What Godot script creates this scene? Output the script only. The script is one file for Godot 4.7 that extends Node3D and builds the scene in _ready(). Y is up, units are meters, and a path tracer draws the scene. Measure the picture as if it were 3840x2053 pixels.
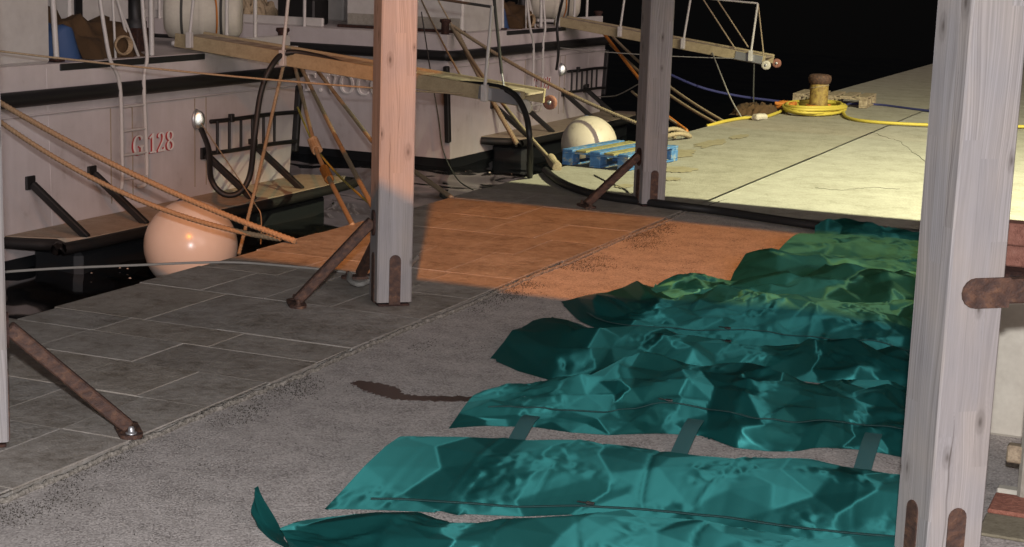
extends Node3D
# Night quay: x points from the water to the land, -z runs along the quay, y up, metres.

var M := {}
var used := {}
var rng := RandomNumberGenerator.new()
var cloth := []

const BAG_STATIONS := [
	[[-2.434, -4.090, -2.503, 0.038, -4.140, -4.380], [-2.182, -3.911, -2.370, 0.065, -4.239, -4.479], [-2.020, -3.938, -2.180, 0.091, -4.246, -4.486], [-1.867, -3.984, -1.995, 0.110, -4.248, -4.488], [-1.720, -4.039, -1.869, 0.110, -4.369, -4.609], [-1.572, -4.095, -1.738, 0.110, -4.492, -4.732], [-1.425, -4.150, -1.584, 0.111, -4.570, -4.810], [-1.279, -4.205, -1.420, 0.110, -4.616, -4.856], [-1.131, -4.252, -1.252, 0.110, -4.640, -4.880], [-0.983, -4.298, -1.085, 0.110, -4.659, -4.899], [-0.837, -4.343, -0.925, 0.110, -4.694, -4.934], [-0.692, -4.389, -0.770, 0.110, -4.751, -4.991], [-0.547, -4.434, -0.616, 0.110, -4.807, -5.047]],
	[[-2.524, -4.445, -2.539, 0.119, -5.005, -5.225], [-2.383, -4.536, -2.404, 0.116, -5.096, -5.316], [-2.227, -4.604, -2.256, 0.111, -5.164, -5.384], [-2.043, -4.600, -2.079, 0.127, -5.160, -5.380], [-1.910, -4.712, -1.939, 0.115, -5.246, -5.466], [-1.763, -4.801, -1.777, 0.115, -5.271, -5.491], [-1.605, -4.860, -1.617, 0.115, -5.291, -5.511], [-1.441, -4.899, -1.463, 0.115, -5.327, -5.547], [-1.273, -4.911, -1.314, 0.115, -5.378, -5.598], [-1.110, -4.933, -1.172, 0.115, -5.456, -5.676], [-0.951, -4.963, -1.005, 0.115, -5.368, -5.588], [-0.796, -5.003, -0.872, 0.115, -5.473, -5.693], [-0.642, -5.043, -0.723, 0.115, -5.494, -5.714]],
	[[-2.571, -5.483, -2.635, 0.041, -5.843, -6.193], [-2.444, -5.591, -2.486, 0.068, -5.896, -6.246], [-2.292, -5.648, -2.364, 0.095, -6.008, -6.358], [-2.123, -5.655, -2.233, 0.127, -6.105, -6.455], [-1.973, -5.707, -2.081, 0.150, -6.157, -6.507], [-1.843, -5.821, -1.949, 0.157, -6.271, -6.621], [-1.684, -5.843, -1.787, 0.167, -6.293, -6.643], [-1.505, -5.768, -1.602, 0.190, -6.218, -6.568], [-1.360, -5.817, -1.454, 0.178, -6.267, -6.617], [-1.236, -5.960, -1.325, 0.141, -6.410, -6.760], [-1.091, -5.980, -1.171, 0.127, -6.430, -6.780], [-0.934, -5.945, -1.007, 0.115, -6.352, -6.702], [-0.784, -5.953, -0.849, 0.115, -6.302, -6.652]],
	[[-2.888, -6.553, -2.887, 0.097, -7.053, -7.353], [-2.647, -6.395, -2.650, 0.123, -6.895, -7.195], [-2.459, -6.352, -2.464, 0.128, -6.852, -7.152], [-2.319, -6.449, -2.315, 0.115, -6.906, -7.206], [-2.186, -6.569, -2.150, 0.115, -6.905, -7.205], [-2.049, -6.684, -2.004, 0.115, -6.963, -7.263], [-1.894, -6.749, -1.853, 0.115, -7.001, -7.301], [-1.740, -6.815, -1.698, 0.115, -7.021, -7.321], [-1.584, -6.878, -1.611, 0.115, -7.283, -7.583], [-1.420, -6.899, -1.438, 0.115, -7.193, -7.493], [-1.259, -6.919, -1.269, 0.115, -7.107, -7.407], [-1.099, -6.940, -1.107, 0.115, -7.030, -7.330], [-0.941, -6.960, -0.951, 0.115, -6.956, -7.256]],
	[[-3.077, -7.876, -2.881, 0.041, -8.038, -8.538], [-2.774, -7.427, -2.622, 0.068, -7.717, -8.217], [-2.568, -7.314, -2.458, 0.095, -7.678, -8.178], [-2.404, -7.328, -2.333, 0.115, -7.754, -8.254], [-2.244, -7.349, -2.213, 0.126, -7.849, -8.349], [-2.091, -7.387, -2.075, 0.145, -7.887, -8.387], [-1.938, -7.425, -1.938, 0.162, -7.925, -8.425], [-1.787, -7.462, -1.801, 0.160, -7.962, -8.462], [-1.630, -7.467, -1.659, 0.150, -7.967, -8.467], [-1.473, -7.465, -1.517, 0.136, -7.965, -8.465], [-1.319, -7.464, -1.378, 0.118, -7.964, -8.464], [-1.168, -7.462, -1.229, 0.115, -7.887, -8.387], [-1.019, -7.461, -1.082, 0.115, -7.798, -8.298]],
	[[-2.735, -8.068, -2.726, 0.029, -8.289, -8.789], [-2.615, -8.144, -2.612, 0.051, -8.361, -8.861], [-2.497, -8.227, -2.469, 0.073, -8.347, -8.847], [-2.386, -8.340, -2.336, 0.090, -8.360, -8.860], [-2.271, -8.444, -2.251, 0.090, -8.542, -9.042], [-2.147, -8.522, -2.153, 0.090, -8.691, -9.191], [-2.023, -8.601, -2.046, 0.090, -8.817, -9.317], [-1.894, -8.664, -1.937, 0.090, -8.946, -9.446], [-1.746, -8.630, -1.820, 0.090, -9.050, -9.550], [-1.600, -8.597, -1.676, 0.111, -9.017, -9.517], [-1.458, -8.564, -1.535, 0.120, -8.984, -9.484], [-1.318, -8.532, -1.396, 0.128, -8.952, -9.452], [-1.181, -8.500, -1.259, 0.136, -8.920, -9.420]],
	[[-2.451, -8.794, -2.524, 0.055, -9.344, -9.744], [-2.375, -8.906, -2.473, 0.090, -9.456, -9.856], [-2.299, -9.019, -2.394, 0.066, -9.569, -9.969], [-2.217, -9.121, -2.278, 0.080, -9.532, -9.932], [-2.131, -9.212, -2.186, 0.080, -9.594, -9.994], [-2.044, -9.303, -2.083, 0.080, -9.608, -10.008], [-1.952, -9.376, -1.977, 0.080, -9.608, -10.008], [-1.851, -9.410, -1.875, 0.080, -9.618, -10.018], [-1.751, -9.445, -1.774, 0.080, -9.636, -10.036], [-1.650, -9.479, -1.674, 0.080, -9.653, -10.053], [-1.550, -9.513, -1.575, 0.080, -9.670, -10.070], [-1.449, -9.547, -1.475, 0.080, -9.687, -10.087], [-1.349, -9.582, -1.377, 0.080, -9.704, -10.104]],
	[[-2.471, -9.837, -2.453, 0.074, -10.337, -10.687], [-2.381, -9.854, -2.373, 0.076, -10.354, -10.704], [-2.292, -9.870, -2.293, 0.074, -10.370, -10.720], [-2.204, -9.887, -2.213, 0.071, -10.387, -10.737], [-2.115, -9.903, -2.131, 0.070, -10.394, -10.744], [-2.028, -9.923, -2.049, 0.070, -10.398, -10.748], [-1.941, -9.943, -1.969, 0.070, -10.406, -10.756], [-1.854, -9.963, -1.889, 0.070, -10.414, -10.764], [-1.768, -9.983, -1.809, 0.070, -10.423, -10.773], [-1.681, -10.003, -1.729, 0.070, -10.431, -10.781], [-1.595, -10.023, -1.650, 0.070, -10.439, -10.789], [-1.510, -10.043, -1.571, 0.070, -10.447, -10.797], [-1.424, -10.063, -1.493, 0.070, -10.455, -10.805]],
	[[-2.392, -10.568, -2.480, 0.038, -10.968, -11.318], [-2.321, -10.591, -2.410, 0.059, -10.991, -11.341], [-2.249, -10.613, -2.338, 0.065, -11.013, -11.363], [-2.178, -10.635, -2.244, 0.070, -10.935, -11.285], [-2.106, -10.652, -2.162, 0.070, -10.909, -11.259], [-2.034, -10.664, -2.083, 0.070, -10.896, -11.246], [-1.961, -10.676, -2.005, 0.070, -10.882, -11.232], [-1.889, -10.687, -1.927, 0.070, -10.869, -11.219], [-1.817, -10.699, -1.850, 0.070, -10.856, -11.206], [-1.745, -10.711, -1.774, 0.070, -10.844, -11.194], [-1.673, -10.722, -1.698, 0.070, -10.831, -11.181], [-1.602, -10.734, -1.622, 0.070, -10.818, -11.168], [-1.531, -10.745, -1.547, 0.070, -10.805, -11.155]],
]

func lin(r: float, g: float, b: float) -> Color:
	return Color(r, g, b).linear_to_srgb()

# ---------------------------------------------------------------- nodes
func numbered(called: String) -> String:
	if not used.has(called):
		used[called] = 0
		return called
	used[called] += 1
	return "%s_%03d" % [called, used[called]]

func tag(o: Node3D, label: String, category: String, group := "") -> Node3D:
	o.set_meta("label", label)
	o.set_meta("category", category)
	if group != "":
		o.set_meta("group", group)
	return o

func thing(called: String, label: String, category: String, at := Vector3.ZERO, turn := 0.0, group := "") -> Node3D:
	var o := Node3D.new()
	o.name = numbered(called)
	add_child(o)
	o.position = at
	o.rotation.y = turn
	return tag(o, label, category, group)

func solo(called: String, mesh: Mesh, mat: Material, label: String, category: String, group := "") -> MeshInstance3D:
	var o := MeshInstance3D.new()
	o.name = numbered(called)
	o.mesh = mesh
	o.material_override = mat
	add_child(o)
	tag(o, label, category, group)
	return o

func struct(called: String, mesh: Mesh, mat: Material) -> MeshInstance3D:
	var o := MeshInstance3D.new()
	o.name = numbered(called)
	o.mesh = mesh
	o.material_override = mat
	add_child(o)
	o.set_meta("kind", "structure")
	return o

func part(parent: Node3D, called: String, mesh: Mesh, mat: Material, at := Vector3.ZERO, b := Basis.IDENTITY) -> MeshInstance3D:
	var o := MeshInstance3D.new()
	o.name = called
	o.mesh = mesh
	o.material_override = mat
	o.transform = Transform3D(b, at)
	parent.add_child(o, true)
	return o

# ---------------------------------------------------------------- meshes
func arr_mesh(v: PackedVector3Array, n: PackedVector3Array, idx: PackedInt32Array, uv := PackedVector2Array()) -> ArrayMesh:
	for k in range(0, idx.size(), 3):
		var p := idx[k]
		var q := idx[k + 1]
		var r := idx[k + 2]
		if (v[q] - v[p]).cross(v[r] - v[p]).dot(n[p] + n[q] + n[r]) > 0.0:
			idx[k + 1] = r
			idx[k + 2] = q
	var a := []
	a.resize(Mesh.ARRAY_MAX)
	a[Mesh.ARRAY_VERTEX] = v
	a[Mesh.ARRAY_NORMAL] = n
	a[Mesh.ARRAY_INDEX] = idx
	if uv.size():
		a[Mesh.ARRAY_TEX_UV] = uv
	var m := ArrayMesh.new()
	m.add_surface_from_arrays(Mesh.PRIMITIVE_TRIANGLES, a)
	return m

func spl(p: Array, k := 6) -> Array:
	var out := []
	for i in p.size() - 1:
		var a: Vector3 = p[maxi(i - 1, 0)]
		var b: Vector3 = p[i]
		var c: Vector3 = p[i + 1]
		var d: Vector3 = p[mini(i + 2, p.size() - 1)]
		for j in k:
			out.append(b.cubic_interpolate(c, a, d, float(j) / k))
	out.append(p[p.size() - 1])
	return out

func sag(a: Vector3, b: Vector3, drop: float, k := 24) -> Array:
	var out := []
	for i in k + 1:
		var t := float(i) / k
		out.append(a.lerp(b, t) + Vector3.DOWN * drop * 4.0 * t * (1.0 - t))
	return out

# a round tube along points; lay > 0 gives three strands twisted once every lay metres
func tube(p: Array, r: float, sides := 8, lay := 0.0, r_end := -1.0) -> ArrayMesh:
	if lay > 0.0:
		p = even(p, lay / 12.0)
	var v := PackedVector3Array()
	var n := PackedVector3Array()
	var ix := PackedInt32Array()
	var t0: Vector3 = (p[1] - p[0]).normalized()
	var u := t0.cross(Vector3.UP if absf(t0.y) < 0.9 else Vector3.RIGHT).normalized()
	var s := 0.0
	for i in p.size():
		var t: Vector3 = ((p[mini(i + 1, p.size() - 1)] - p[maxi(i - 1, 0)]) as Vector3).normalized()
		u = (u - t * u.dot(t)).normalized()
		var w := t.cross(u)
		if i:
			s += (p[i] as Vector3).distance_to(p[i - 1])
		var rr := r if r_end < 0.0 else lerpf(r, r_end, float(i) / (p.size() - 1))
		for j in sides:
			var a := TAU * j / sides
			var q := 1.0
			if lay > 0.0:
				q = 0.66 + 0.46 * absf(cos(1.5 * (a - TAU * s / lay)))
			var d := u * cos(a) + w * sin(a)
			v.append(p[i] + d * rr * q)
			n.append(d)
	for i in p.size() - 1:
		for j in sides:
			var a := i * sides + j
			var b := i * sides + (j + 1) % sides
			ix.append_array([a, b, a + sides, b, b + sides, a + sides])
	for e in [0, p.size() - 1]:
		var c := v.size()
		v.append(p[e])
		n.append(((p[0] - p[1]) if e == 0 else (p[e] - p[e - 1])).normalized())
		for j in sides:
			ix.append_array([c, e * sides + j, e * sides + (j + 1) % sides])
	if lay > 0.0:
		return fix_normals(v, ix, PackedVector2Array(), 1.0, n)
	return arr_mesh(v, n, ix)

func even(p: Array, step: float) -> Array:
	var out := [p[0]]
	var left := step
	for i in p.size() - 1:
		var a: Vector3 = p[i]
		var b: Vector3 = p[i + 1]
		var l := a.distance_to(b)
		var at := left
		while at < l:
			out.append(a.lerp(b, at / l))
			at += step
		left = at - l
	out.append(p[p.size() - 1])
	return out

func fix_normals(v: PackedVector3Array, ix: PackedInt32Array, uv := PackedVector2Array(), flip := 1.0, out := PackedVector3Array()) -> ArrayMesh:
	var n := PackedVector3Array()
	n.resize(v.size())
	for k in range(0, ix.size(), 3):
		var a := ix[k]
		var b := ix[k + 1]
		var c := ix[k + 2]
		var f := (v[b] - v[a]).cross(v[c] - v[a]) * flip
		n[a] += f
		n[b] += f
		n[c] += f
	var agree := 0.0
	for i in n.size():
		n[i] = n[i].normalized()
		if out.size():
			agree += n[i].dot(out[i])
	if agree < 0.0:
		for i in n.size():
			n[i] = -n[i]
	return arr_mesh(v, n, ix, uv)

func wound(st: SurfaceTool) -> ArrayMesh:
	var a := st.commit_to_arrays()
	var v: PackedVector3Array = a[Mesh.ARRAY_VERTEX]
	var uv := PackedVector2Array()
	if a[Mesh.ARRAY_TEX_UV] != null:
		uv = a[Mesh.ARRAY_TEX_UV]
	return arr_mesh(v, a[Mesh.ARRAY_NORMAL], PackedInt32Array(range(v.size())), uv)

# a box with chamfered edges
func cbox(s: Vector3, b := 0.004) -> ArrayMesh:
	var st := SurfaceTool.new()
	st.begin(Mesh.PRIMITIVE_TRIANGLES)
	var h := s * 0.5
	b = minf(b, minf(h.x, minf(h.y, h.z)) * 0.8)
	var pt := func(sx: float, sy: float, sz: float, ax: int) -> Vector3:
		var q := Vector3(sx * (h.x - b), sy * (h.y - b), sz * (h.z - b))
		q[ax] += [sx, sy, sz][ax] * b
		return q
	var quad := func(q: Array, nn: Vector3):
		nn = nn.normalized()
		var f: Vector3 = (q[1] - q[0]).cross(q[2] - q[0])
		if f.dot(nn) > 0:
			q.reverse()
		for t in ([[0, 1, 2], [0, 2, 3]] if q.size() == 4 else [[0, 1, 2]]):
			for k in t:
				st.set_normal(nn)
				st.add_vertex(q[k])
	for ax in 3:
		for sg in [-1.0, 1.0]:
			var q := []
			for c in [[-1, -1], [1, -1], [1, 1], [-1, 1]]:
				var e := [0.0, 0.0, 0.0]
				e[ax] = sg
				e[(ax + 1) % 3] = c[0]
				e[(ax + 2) % 3] = c[1]
				q.append(pt.call(e[0], e[1], e[2], ax))
			var nn := Vector3.ZERO
			nn[ax] = sg
			quad.call(q, nn)
		var a1 := (ax + 1) % 3
		var a2 := (ax + 2) % 3
		for s1 in [-1.0, 1.0]:
			for s2 in [-1.0, 1.0]:
				var e := [0.0, 0.0, 0.0]
				e[a1] = s1
				e[a2] = s2
				var lo := e.duplicate()
				var hi := e.duplicate()
				lo[ax] = -1.0
				hi[ax] = 1.0
				quad.call([pt.call(lo[0], lo[1], lo[2], a1), pt.call(hi[0], hi[1], hi[2], a1), pt.call(hi[0], hi[1], hi[2], a2), pt.call(lo[0], lo[1], lo[2], a2)], Vector3(e[0], e[1], e[2]))
	for sx in [-1.0, 1.0]:
		for sy in [-1.0, 1.0]:
			for sz in [-1.0, 1.0]:
				quad.call([pt.call(sx, sy, sz, 0), pt.call(sx, sy, sz, 1), pt.call(sx, sy, sz, 2)], Vector3(sx, sy, sz))
	return st.commit()

func along(a: Vector3, b: Vector3, up := Vector3.UP) -> Basis:
	var y := (b - a).normalized()
	if absf(y.dot(up)) > 0.98:
		up = Vector3.FORWARD
	var x := y.cross(up).normalized()
	return Basis(x, y, x.cross(y))

func beam(parent: Node3D, called: String, a: Vector3, b: Vector3, w: float, t: float, mat: Material, bevel := 0.004) -> MeshInstance3D:
	return part(parent, called, cbox(Vector3(w, a.distance_to(b), t), bevel), mat, (a + b) * 0.5, along(a, b))

# profile points (r, y) turned round the y axis
func lathe(prof: Array, sides := 24) -> ArrayMesh:
	var v := PackedVector3Array()
	var ix := PackedInt32Array()
	var out := PackedVector3Array()
	var area := 0.0
	for i in prof.size() - 1:
		area += (prof[i].x + prof[i + 1].x) * (prof[i + 1].y - prof[i].y)
	for p in prof:
		for j in sides:
			var a := TAU * j / sides
			v.append(Vector3(cos(a) * p.x, p.y, sin(a) * p.x))
			out.append(Vector3(cos(a), 0, sin(a)))
	for i in prof.size() - 1:
		for j in sides:
			var a := i * sides + j
			var b := i * sides + (j + 1) % sides
			ix.append_array([a, a + sides, b, b, a + sides, b + sides])
	return fix_normals(v, ix, PackedVector2Array(), 1.0, out)

# flat outline (x, y) pushed to a thickness along z
func plate(outline: PackedVector2Array, depth: float) -> ArrayMesh:
	var st := SurfaceTool.new()
	st.begin(Mesh.PRIMITIVE_TRIANGLES)
	var tri := Geometry2D.triangulate_polygon(outline)
	for f in [[0.5, Vector3.BACK], [-0.5, Vector3.FORWARD]]:
		for i in tri:
			st.set_normal(f[1])
			st.add_vertex(Vector3(outline[i].x, outline[i].y, f[0] * depth))
	var cw := Geometry2D.is_polygon_clockwise(outline)
	for i in outline.size():
		var a := outline[i]
		var b := outline[(i + 1) % outline.size()]
		var nn := Vector3(b.y - a.y, a.x - b.x, 0).normalized() * (-1.0 if cw else 1.0)
		for q in [[a, 0.5], [b, 0.5], [b, -0.5], [a, 0.5], [b, -0.5], [a, -0.5]]:
			st.set_normal(nn)
			st.add_vertex(Vector3(q[0].x, q[0].y, q[1] * depth))
	return wound(st)

func stadium(w: float, h: float, both := false) -> PackedVector2Array:
	var p := PackedVector2Array()
	var r := w * 0.5
	for i in 9:
		var a := PI * i / 8.0
		p.append(Vector2(cos(a) * r, h - r + sin(a) * r))
	if both:
		for i in 9:
			var a := PI + PI * i / 8.0
			p.append(Vector2(cos(a) * r, r + sin(a) * r))
	else:
		p.append(Vector2(-r, 0))
		p.append(Vector2(r, 0))
	return p

# a level grid whose height comes from a function of x and z
func field(x0: float, x1: float, nx: int, z0: float, z1: float, nz: int, h: Callable) -> ArrayMesh:
	var v := PackedVector3Array()
	var ix := PackedInt32Array()
	for i in nx + 1:
		for j in nz + 1:
			var x := lerpf(x0, x1, float(i) / nx)
			var z := lerpf(z0, z1, float(j) / nz)
			v.append(Vector3(x, h.call(x, z), z))
	for i in nx:
		for j in nz:
			var a := i * (nz + 1) + j
			ix.append_array([a, a + 1, a + nz + 1, a + 1, a + nz + 2, a + nz + 1])
	return fix_normals(v, ix, PackedVector2Array(), 1.0 if (x1 - x0) * (z1 - z0) > 0 else -1.0)

# ---------------------------------------------------------------- materials
func noise(seed_: int, freq: float, oct := 4, type := FastNoiseLite.TYPE_SIMPLEX_SMOOTH) -> FastNoiseLite:
	var f := FastNoiseLite.new()
	f.seed = seed_
	f.frequency = freq
	f.noise_type = type
	f.fractal_octaves = oct
	if oct == 1:
		f.fractal_type = FastNoiseLite.FRACTAL_NONE
	return f

func nbytes(f: FastNoiseLite, size: int) -> PackedByteArray:
	var im := f.get_seamless_image(size, size, false, false, 0.12, true)
	im.convert(Image.FORMAT_L8)
	return im.get_data()

# layers: [bytes, weight] summed to 0..1, then a colour ramp of [at, linear colour]
func ramp_texture(size: int, layers: Array, ramp: Array, specks := []) -> Array:
	var n := size * size
	var g := Gradient.new()
	var offs := PackedFloat32Array()
	var cols := PackedColorArray()
	for r in ramp:
		offs.append(r[0])
		cols.append((r[1] as Color).linear_to_srgb())
	g.offsets = offs
	g.colors = cols
	var lut := PackedByteArray()
	lut.resize(256 * 3)
	for i in 256:
		var c := g.sample(i / 255.0)
		lut[i * 3] = int(c.r * 255)
		lut[i * 3 + 1] = int(c.g * 255)
		lut[i * 3 + 2] = int(c.b * 255)
	var out := PackedByteArray()
	out.resize(n * 3)
	var hgt := PackedByteArray()
	hgt.resize(n)
	for i in n:
		var t := 0.0
		for l in layers:
			t += (l[0][i] / 255.0 - 0.5) * l[1]
		var k := clampi(int((t + 0.5) * 255.0), 0, 255)
		hgt[i] = k
		out[i * 3] = lut[k * 3]
		out[i * 3 + 1] = lut[k * 3 + 1]
		out[i * 3 + 2] = lut[k * 3 + 2]
	var im := Image.create_from_data(size, size, false, Image.FORMAT_RGB8, out)
	var hi := Image.create_from_data(size, size, false, Image.FORMAT_L8, hgt)
	return [ImageTexture.create_from_image(im), hi]

func normal_of(h: Image, strength: float) -> ImageTexture:
	var im := h.duplicate() as Image
	im.convert(Image.FORMAT_RGB8)
	im.bump_map_to_normal_map(strength)
	return ImageTexture.create_from_image(im)

func mat(c: Color, rough := 0.6, metal := 0.0) -> StandardMaterial3D:
	var m := StandardMaterial3D.new()
	m.albedo_color = c
	m.roughness = rough
	m.metallic = metal
	return m

func textured(t: Texture2D, size_m: float, rough: float, nrm: Texture2D = null, nscale := 1.0, tint := Color.WHITE, world := true) -> StandardMaterial3D:
	var m := mat(tint, rough)
	m.albedo_texture = t
	m.uv1_triplanar = true
	m.uv1_world_triplanar = world
	m.uv1_scale = Vector3.ONE / size_m
	if nrm:
		m.normal_enabled = true
		m.normal_texture = nrm
		m.normal_scale = nscale
	return m

func wood_texture(seed_: int, w := 256) -> ImageTexture:
	var h := 1024
	var sc := 256.0 / w
	var gr := noise(seed_, 1.0, 3)
	var one := noise(seed_ + 5, 1.0, 1)
	var big := noise(seed_ + 1, 1.0, 3)
	var r := RandomNumberGenerator.new()
	r.seed = seed_
	var knots := []
	for i in 30:
		knots.append([r.randf() * 256.0, r.randf() * h, r.randf_range(2.5, 6.0)])
	# boards glued side by side, each cut into lengths by finger joints
	var lam := []
	for i in 16:
		var pieces := []
		for q in 6:
			pieces.append([r.randf_range(-0.05, 0.05), r.randf_range(-0.3, 0.3), r.randf_range(0, 500), r.randf_range(0.0, 1.0)])
		lam.append([pieces, r.randf_range(0, 300), r.randf_range(240, 420)])
	var cracks := []
	for i in 16:
		cracks.append([r.randf() * 256.0, r.randf() * h, r.randf_range(60, 260), r.randf_range(0.5, 1.1)])
	var out := PackedByteArray()
	out.resize(w * h * 3)
	for y in h:
		var near := []
		var split := []
		for k in cracks:
			if absf(y - k[1]) < k[2] * 0.5:
				split.append([k[0] + 1.6 * one.get_noise_2d(k[0] * 9.0, y * 0.02), k[3] * (1.0 - pow(absf(y - k[1]) / k[2] * 2.0, 2.0))])
		for k in knots:
			if absf(y - k[1]) < k[2] * 9.0:
				near.append(k)
		for px in w:
			var x := px * sc
			var strip := int(x / 21.4) % 12
			var l: Array = lam[strip]
			var off: Array = l[0][int((y + l[1]) / l[2]) % 6]
			var gx := x
			var dark := 0.0
			for k in near:
				var dx: float = gx - k[0]
				var dy: float = (y - k[1]) * 0.42
				var rr: float = sqrt(dx * dx + dy * dy) / k[2]
				if rr < 4.5:
					gx += dx * -0.6 * exp(-rr * rr * 0.3)
					dark += 0.55 * exp(-rr * rr * 2.2) + 0.13 * exp(-pow(rr - 1.1, 2.0) * 12.0)
			for k in split:
				var dx: float = (x - k[0]) / maxf(k[1], 0.05)
				if absf(dx) < 2.5:
					dark += 0.45 * exp(-dx * dx)
			var swing := 6.0 * one.get_noise_2d(x * 0.02 + off[2], y * 0.004)
			var ring := one.get_noise_2d((gx + swing) * 0.42 + off[2], y * 0.0016 + off[2])
			var fine := gr.get_noise_2d(gx * 1.7 + 40.0, y * 0.016 + off[2])
			var pat := big.get_noise_2d(x * 0.014, y * 0.007)
			var edge := 0.10 * exp(-pow(fposmod(x, 21.4) - 0.6, 2.0) * 1.5)
			var t: float = 0.66 + (0.06 + 0.20 * off[3]) * ring + 0.10 * fine + 0.16 * pat + off[0] - dark - edge * 0.6
			t = clampf(t, 0.0, 1.0)
			var warm: float = clampf(0.35 + off[1] * 0.6 + pat * 0.7, 0.0, 1.0)
			var c := Color(0.085, 0.07, 0.06).lerp(Color(0.43, 0.42, 0.425).lerp(Color(0.40, 0.36, 0.325), warm), t).linear_to_srgb()
			var o := (y * w + px) * 3
			out[o] = int(c.r * 255)
			out[o + 1] = int(c.g * 255)
			out[o + 2] = int(c.b * 255)
	return ImageTexture.create_from_image(Image.create_from_data(w, h, false, Image.FORMAT_RGB8, out))

func make_materials() -> void:
	var S := 512
	var fine := nbytes(noise(11, 0.19, 2), S)
	var grit := nbytes(noise(12, 0.42, 1, FastNoiseLite.TYPE_VALUE), S)
	var mid := nbytes(noise(13, 0.035, 4), S)
	var big := nbytes(noise(14, 0.009, 4), S)
	var cellf := noise(15, 0.27, 1, FastNoiseLite.TYPE_CELLULAR)
	cellf.cellular_return_type = FastNoiseLite.RETURN_CELL_VALUE
	var cell := nbytes(cellf, S)
	# asphalt: pale chippings in dark binder, worn, with dark dirt
	var a := ramp_texture(S, [[cell, 0.34], [fine, 0.24], [grit, 0.24], [mid, 0.14], [big, 0.24]], [[0.0, Color(0.08, 0.075, 0.07)], [0.3, Color(0.29, 0.268, 0.248)], [0.6, Color(0.47, 0.44, 0.41)], [1.0, Color(0.66, 0.62, 0.58)]])
	M.asphalt = textured(a[0], 0.93, 0.9, normal_of(a[1], 2.0), 0.8)
	# dirty quay stone
	var s := ramp_texture(S, [[fine, 0.25], [grit, 0.16], [mid, 0.42], [big, 0.42]], [[0.0, Color(0.14, 0.12, 0.095)], [0.35, Color(0.30, 0.275, 0.235)], [0.6, Color(0.39, 0.365, 0.325)], [1.0, Color(0.52, 0.495, 0.44)]])
	var sn := normal_of(s[1], 2.0)
	for i in 4:
		var t: Color = [Color(0.97, 0.97, 0.97), Color(0.92, 0.915, 0.91), Color(0.97, 0.96, 0.945), Color(0.95, 0.955, 0.96)][i]
		M["stone%d" % i] = textured(s[0], 1.1 + 0.23 * i, 0.55, sn, 0.8, t)
	M.mortar = textured(s[0], 0.5, 0.9, sn, 1.0, Color(1.0, 1.0, 1.0))
	var mo := ramp_texture(256, [[nbytes(noise(16, 0.09, 4), 256), 0.9], [nbytes(noise(17, 0.4, 2), 256), 0.4]], [[0.0, Color(0.11, 0.10, 0.08)], [0.5, Color(0.21, 0.195, 0.165)], [0.7, Color(0.30, 0.28, 0.245)], [1.0, Color(0.55, 0.52, 0.46)]])
	M.mortar = textured(mo[0], 0.6, 0.9, normal_of(mo[1], 4.0), 1.0)
	# worn concrete
	var co := ramp_texture(S, [[fine, 0.24], [grit, 0.18], [mid, 0.26], [big, 0.30]], [[0.0, Color(0.17, 0.155, 0.12)], [0.38, Color(0.31, 0.30, 0.26)], [0.6, Color(0.38, 0.37, 0.33)], [1.0, Color(0.46, 0.45, 0.41)]])
	M.concrete = textured(co[0], 2.3, 0.85, normal_of(co[1], 2.0), 0.7)
	M.concrete_dark = textured(co[0], 1.9, 0.85, normal_of(co[1], 2.0), 0.7, Color(0.93, 0.92, 0.90))
	M.moss = textured(s[0], 0.4, 0.95, sn, 1.0, Color(0.75, 0.74, 0.66))
	# rust
	var ru := ramp_texture(256, [[nbytes(noise(21, 0.05, 4), 256), 0.8], [nbytes(noise(22, 0.3, 2), 256), 0.4]], [[0.0, Color(0.02, 0.012, 0.01)], [0.45, Color(0.06, 0.031, 0.022)], [0.7, Color(0.11, 0.055, 0.033)], [1.0, Color(0.22, 0.12, 0.06)]])
	var run := normal_of(ru[1], 3.0)
	M.rust = textured(ru[0], 0.5, 0.75, run, 1.0)
	M.rust_dark = textured(ru[0], 0.5, 0.8, run, 1.0, Color(0.72, 0.62, 0.6))
	# painted hull steel: fine chalky mottling and streaks
	var hu := ramp_texture(S, [[big, 0.35], [mid, 0.25], [fine, 0.08]], [[0.0, Color(0.34, 0.32, 0.29)], [0.3, Color(0.47, 0.455, 0.435)], [0.7, Color(0.56, 0.55, 0.53)], [1.0, Color(0.60, 0.59, 0.57)]])
	var stn := PackedByteArray()
	stn.resize(S * S)
	var sf := noise(18, 1.0, 3)
	for y in S:
		for x in S:
			var ang := TAU * x / S
			stn[y * S + x] = int(clampf(0.5 + 0.75 * sf.get_noise_3d(cos(ang) * 9.0, sin(ang) * 9.0, sin(TAU * y / S) * 0.8), 0.0, 1.0) * 255.0)
	var hs := ramp_texture(S, [[stn, 0.12], [big, 0.34], [mid, 0.20], [fine, 0.06]], [[0.0, Color(0.17, 0.11, 0.08)], [0.2, Color(0.36, 0.31, 0.28)], [0.36, Color(0.54, 0.495, 0.48)], [0.7, Color(0.63, 0.585, 0.575)], [1.0, Color(0.68, 0.64, 0.63)]])
	M.hull = textured(hs[0], 3.7, 0.42, null, 1.0)
	M.white = textured(hu[0], 1.7, 0.45, null, 1.0, Color(1.0, 1.0, 0.99))
	M.letter = mat(lin(0.82, 0.79, 0.74), 0.5)
	M.boot = mat(lin(0.012, 0.014, 0.016), 0.5)
	M.black = textured(ru[0], 0.7, 0.55, null, 1.0, lin(0.12, 0.13, 0.16))
	M.rubber = mat(lin(0.012, 0.012, 0.012), 0.55)
	M.beige = textured(co[0], 0.9, 0.7, null, 1.0, Color(1.0, 0.93, 0.86))
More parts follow.
